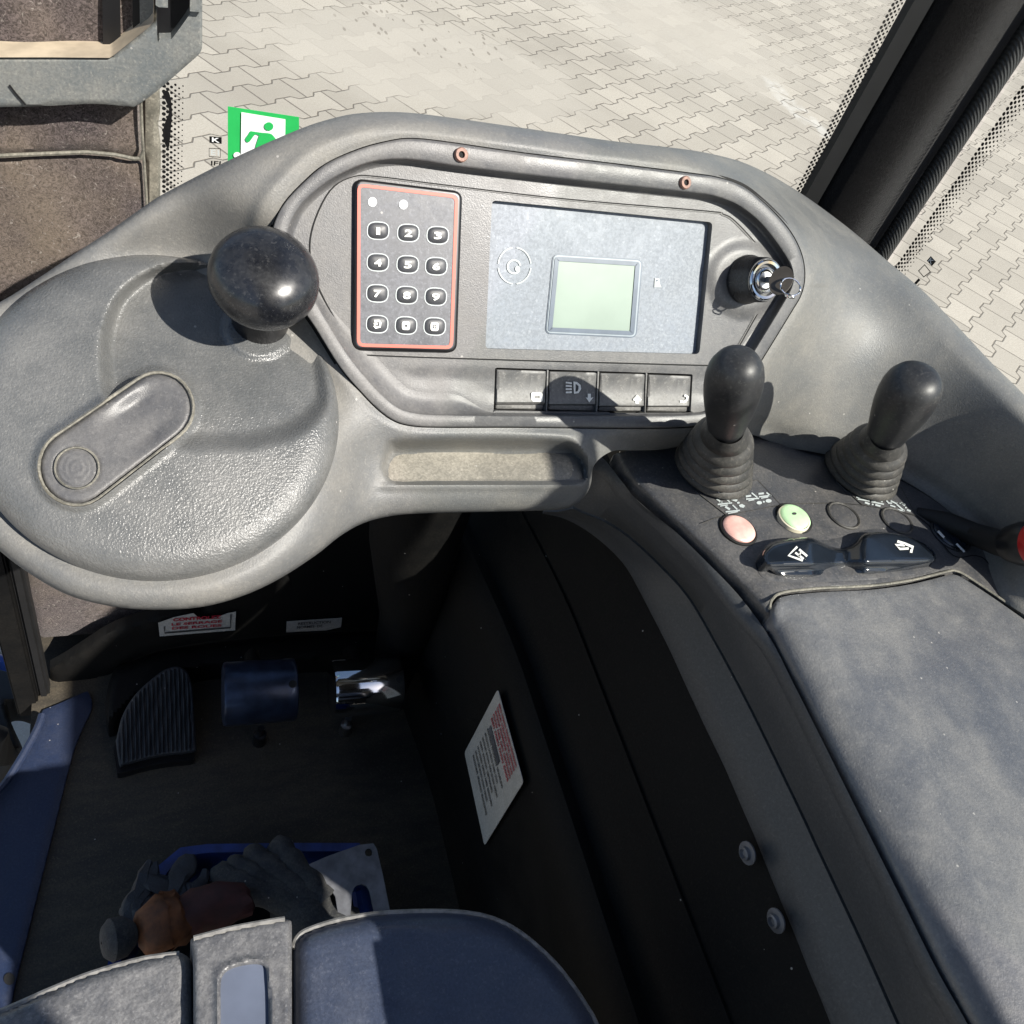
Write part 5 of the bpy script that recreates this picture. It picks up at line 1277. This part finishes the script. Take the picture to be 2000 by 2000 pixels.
obj('orange_end', crumple(lathe(A, ax, [(0, .012), (.004, .018), (.012, .0205), (.02, .0225), (.028, .0215), (L * .7, .0245), (L * .85, .0225), (L, .0225), (L + .004, .018)], 28), .0045, 55, 2), M['leather1'], lr, ang=60)
ax = D - B; L2 = np.linalg.norm(ax)
obj('dark_end', crumple(lathe(B, ax, [(0, .017), (.01, .0195), (L2 * .3, .0175), (L2 * .6, .0180), (L2 * .8, .0150), (L2 * .96, .0145), (L2, .009)], 28), .0045, 50, 7), M['leather2'], lr, ang=60)
A2 = ZP(.79).one(232, 1832)
obj('grey_knob', lathe(A2, A2 - ZP(.79).one(268, 1818) + np.array([0, 0, .004]), [(-.012, .009), (-.004, .0155), (.006, .0165), (.011, .012), (.013, .001)], 20, cap=False), M['glove'], lr)
zp = np.array([(601, 1689), (640, 1672), (702, 1650), (729, 1647), (736, 1658), (748, 1710), (764, 1790), (765, 1830), (740, 1830), (727, 1765), (722, 1741), (716, 1730), (705, 1726), (694, 1730), (688, 1742), (685, 1780), (684, 1830), (664, 1830), (660, 1783), (655, 1751), (648, 1740), (636, 1731), (616, 1722), (604, 1714)], float)
o = obj('slotted_plate', sheet_mb(zp, onfn(ZP(.768)), 4, holes=[ell(720, 1665, 7.5, 8, 16)], skirt=.003, hole_skirt=.003, sdir=[0, 0, 1]), M['zinc'], None, ang=30)
tag(o, 'grey slotted metal plate with a hole at the tray corner', 'metal plate')
o = obj('blue_strut', tube([ZP(.70).one(702, 1740), ZP(.69).one(716, 1830)], .008, 8), M['blue2'], None); tag(o, 'blue painted strut seen through the slotted metal plate', 'strut')

# ------------------------------------------------------------------ seat
ST = ZP(1.02)
se = root('seat', ST.one(600, 2000), 'grey and navy vinyl operator seat with pale piping and middle strap', 'seat')
def cush(poly, mat, nm, hz, rw, rh, pip=None, cell=8, wr=.0):
    fn = onfn(ST, lambda U, V, Ds: hz + roundlip(Ds[0], rw, rh) + wr * np.sin(U * .045 + np.sin(V * .04) * 2) * np.sin(V * .05 + U * .01))
    o = obj(nm, sheet_mb(poly, fn, cell, skirt=.09, sdir=[0, 0, 1]), M[mat], se, ang=60)
    if pip is not None:
        p = cr(pip, 6, False); P = ST.at(p[:, 0], p[:, 1], hz - rh * .62) 
        obj('piping', tube(P, .0019, 8), M['piping'], o)
    return o
lc = [(-250, 2060), (-120, 2015), (0, 1973), (90, 1934), (166, 1903), (240, 1880), (290, 1868), (340, 1860), (358, 1863), (374, 1878), (378, 1910), (380, 2000), (380, 2300), (380, 2300), (-250, 2300), (-250, 2300)]
cush(cr(lc, 5), 'vinyl', 'left_cushion', .004, 26, .009, pip=[(-250, 2064), (-120, 2019), (0, 1977), (90, 1938), (166, 1907), (240, 1884), (290, 1872), (350, 1864)], wr=.0006)
rcn = [(572, 2000), (571, 1900), (572, 1848), (580, 1830), (600, 1815), (662, 1795), (745, 1781), (845, 1777), (917, 1781), (972, 1795), (1026, 1826), (1080, 1873), (1117, 1917), (1146, 1960), (1170, 2005), (1210, 2120), (1230, 2300), (1230, 2300), (572, 2300), (572, 2300)]
cush(cr(rcn, 5), 'navy', 'right_cushion', .006, 46, .016, pip=[(572, 1852), (582, 1831), (602, 1817), (662, 1798), (745, 1785), (845, 1781), (917, 1785), (972, 1799), (1024, 1829), (1077, 1876), (1113, 1919), (1142, 1962), (1166, 2006), (1205, 2120)], wr=.0003)
msq = cr([(378, 2300), (378, 2000), (377, 1870), (372, 1842), (376, 1832), (400, 1826), (455, 1812), (520, 1800), (553, 1795), (568, 1799), (570, 1815), (570, 1900), (571, 2300), (571, 2300)], 5)
opn = cr([(432, 2300), (431, 1990), (431, 1925), (436, 1903), (452, 1890), (485, 1882), (508, 1882), (519, 1890), (522, 1915), (525, 1990), (527, 2300), (527, 2300)], 5)
opn = opn[opn[:, 1] < 2290]
ms = obj('middle_strap', sheet_mb(msq, onfn(ST, lambda U, V, Ds: .016 + roundlip(Ds[0], 10, .004) + .0022 * np.exp(-((Ds[1] - 6) / 6) ** 2)), 6, holes=[opn], skirt=.05, hole_skirt=.004, sdir=[0, 0, 1]), M['vinyl'], se, ang=60)
obj('strap_insert', sheet_mb(inset(opn, -4), onfn(ST, .0145), 10), M['gel'], ms)
p = cr([(378, 1833), (400, 1827), (455, 1813), (520, 1801), (556, 1795)], 6, False)
obj('strap_edge', tube(ST.at(p[:, 0], p[:, 1], .0145), .0016, 8), M['piping'], ms)
# armrest pad and hinge added just behind the view to shade half the cushion
obj('shade_armrest_pad', box((.243, -.42, 1.212), (.335, -.022, 1.250), bev=.014), M['vinyl'], se)
obj('shade_armrest_hinge', tube([np.array([.31, -.38, 1.23]), np.array([.31, -.40, 1.05]), np.array([.26, -.40, 1.0])], .014, 10), M['black'], se)
obj('backrest', box((-.16, -.50, 1.00), (.26, -.40, 1.50), bev=.03), M['navy'], se)
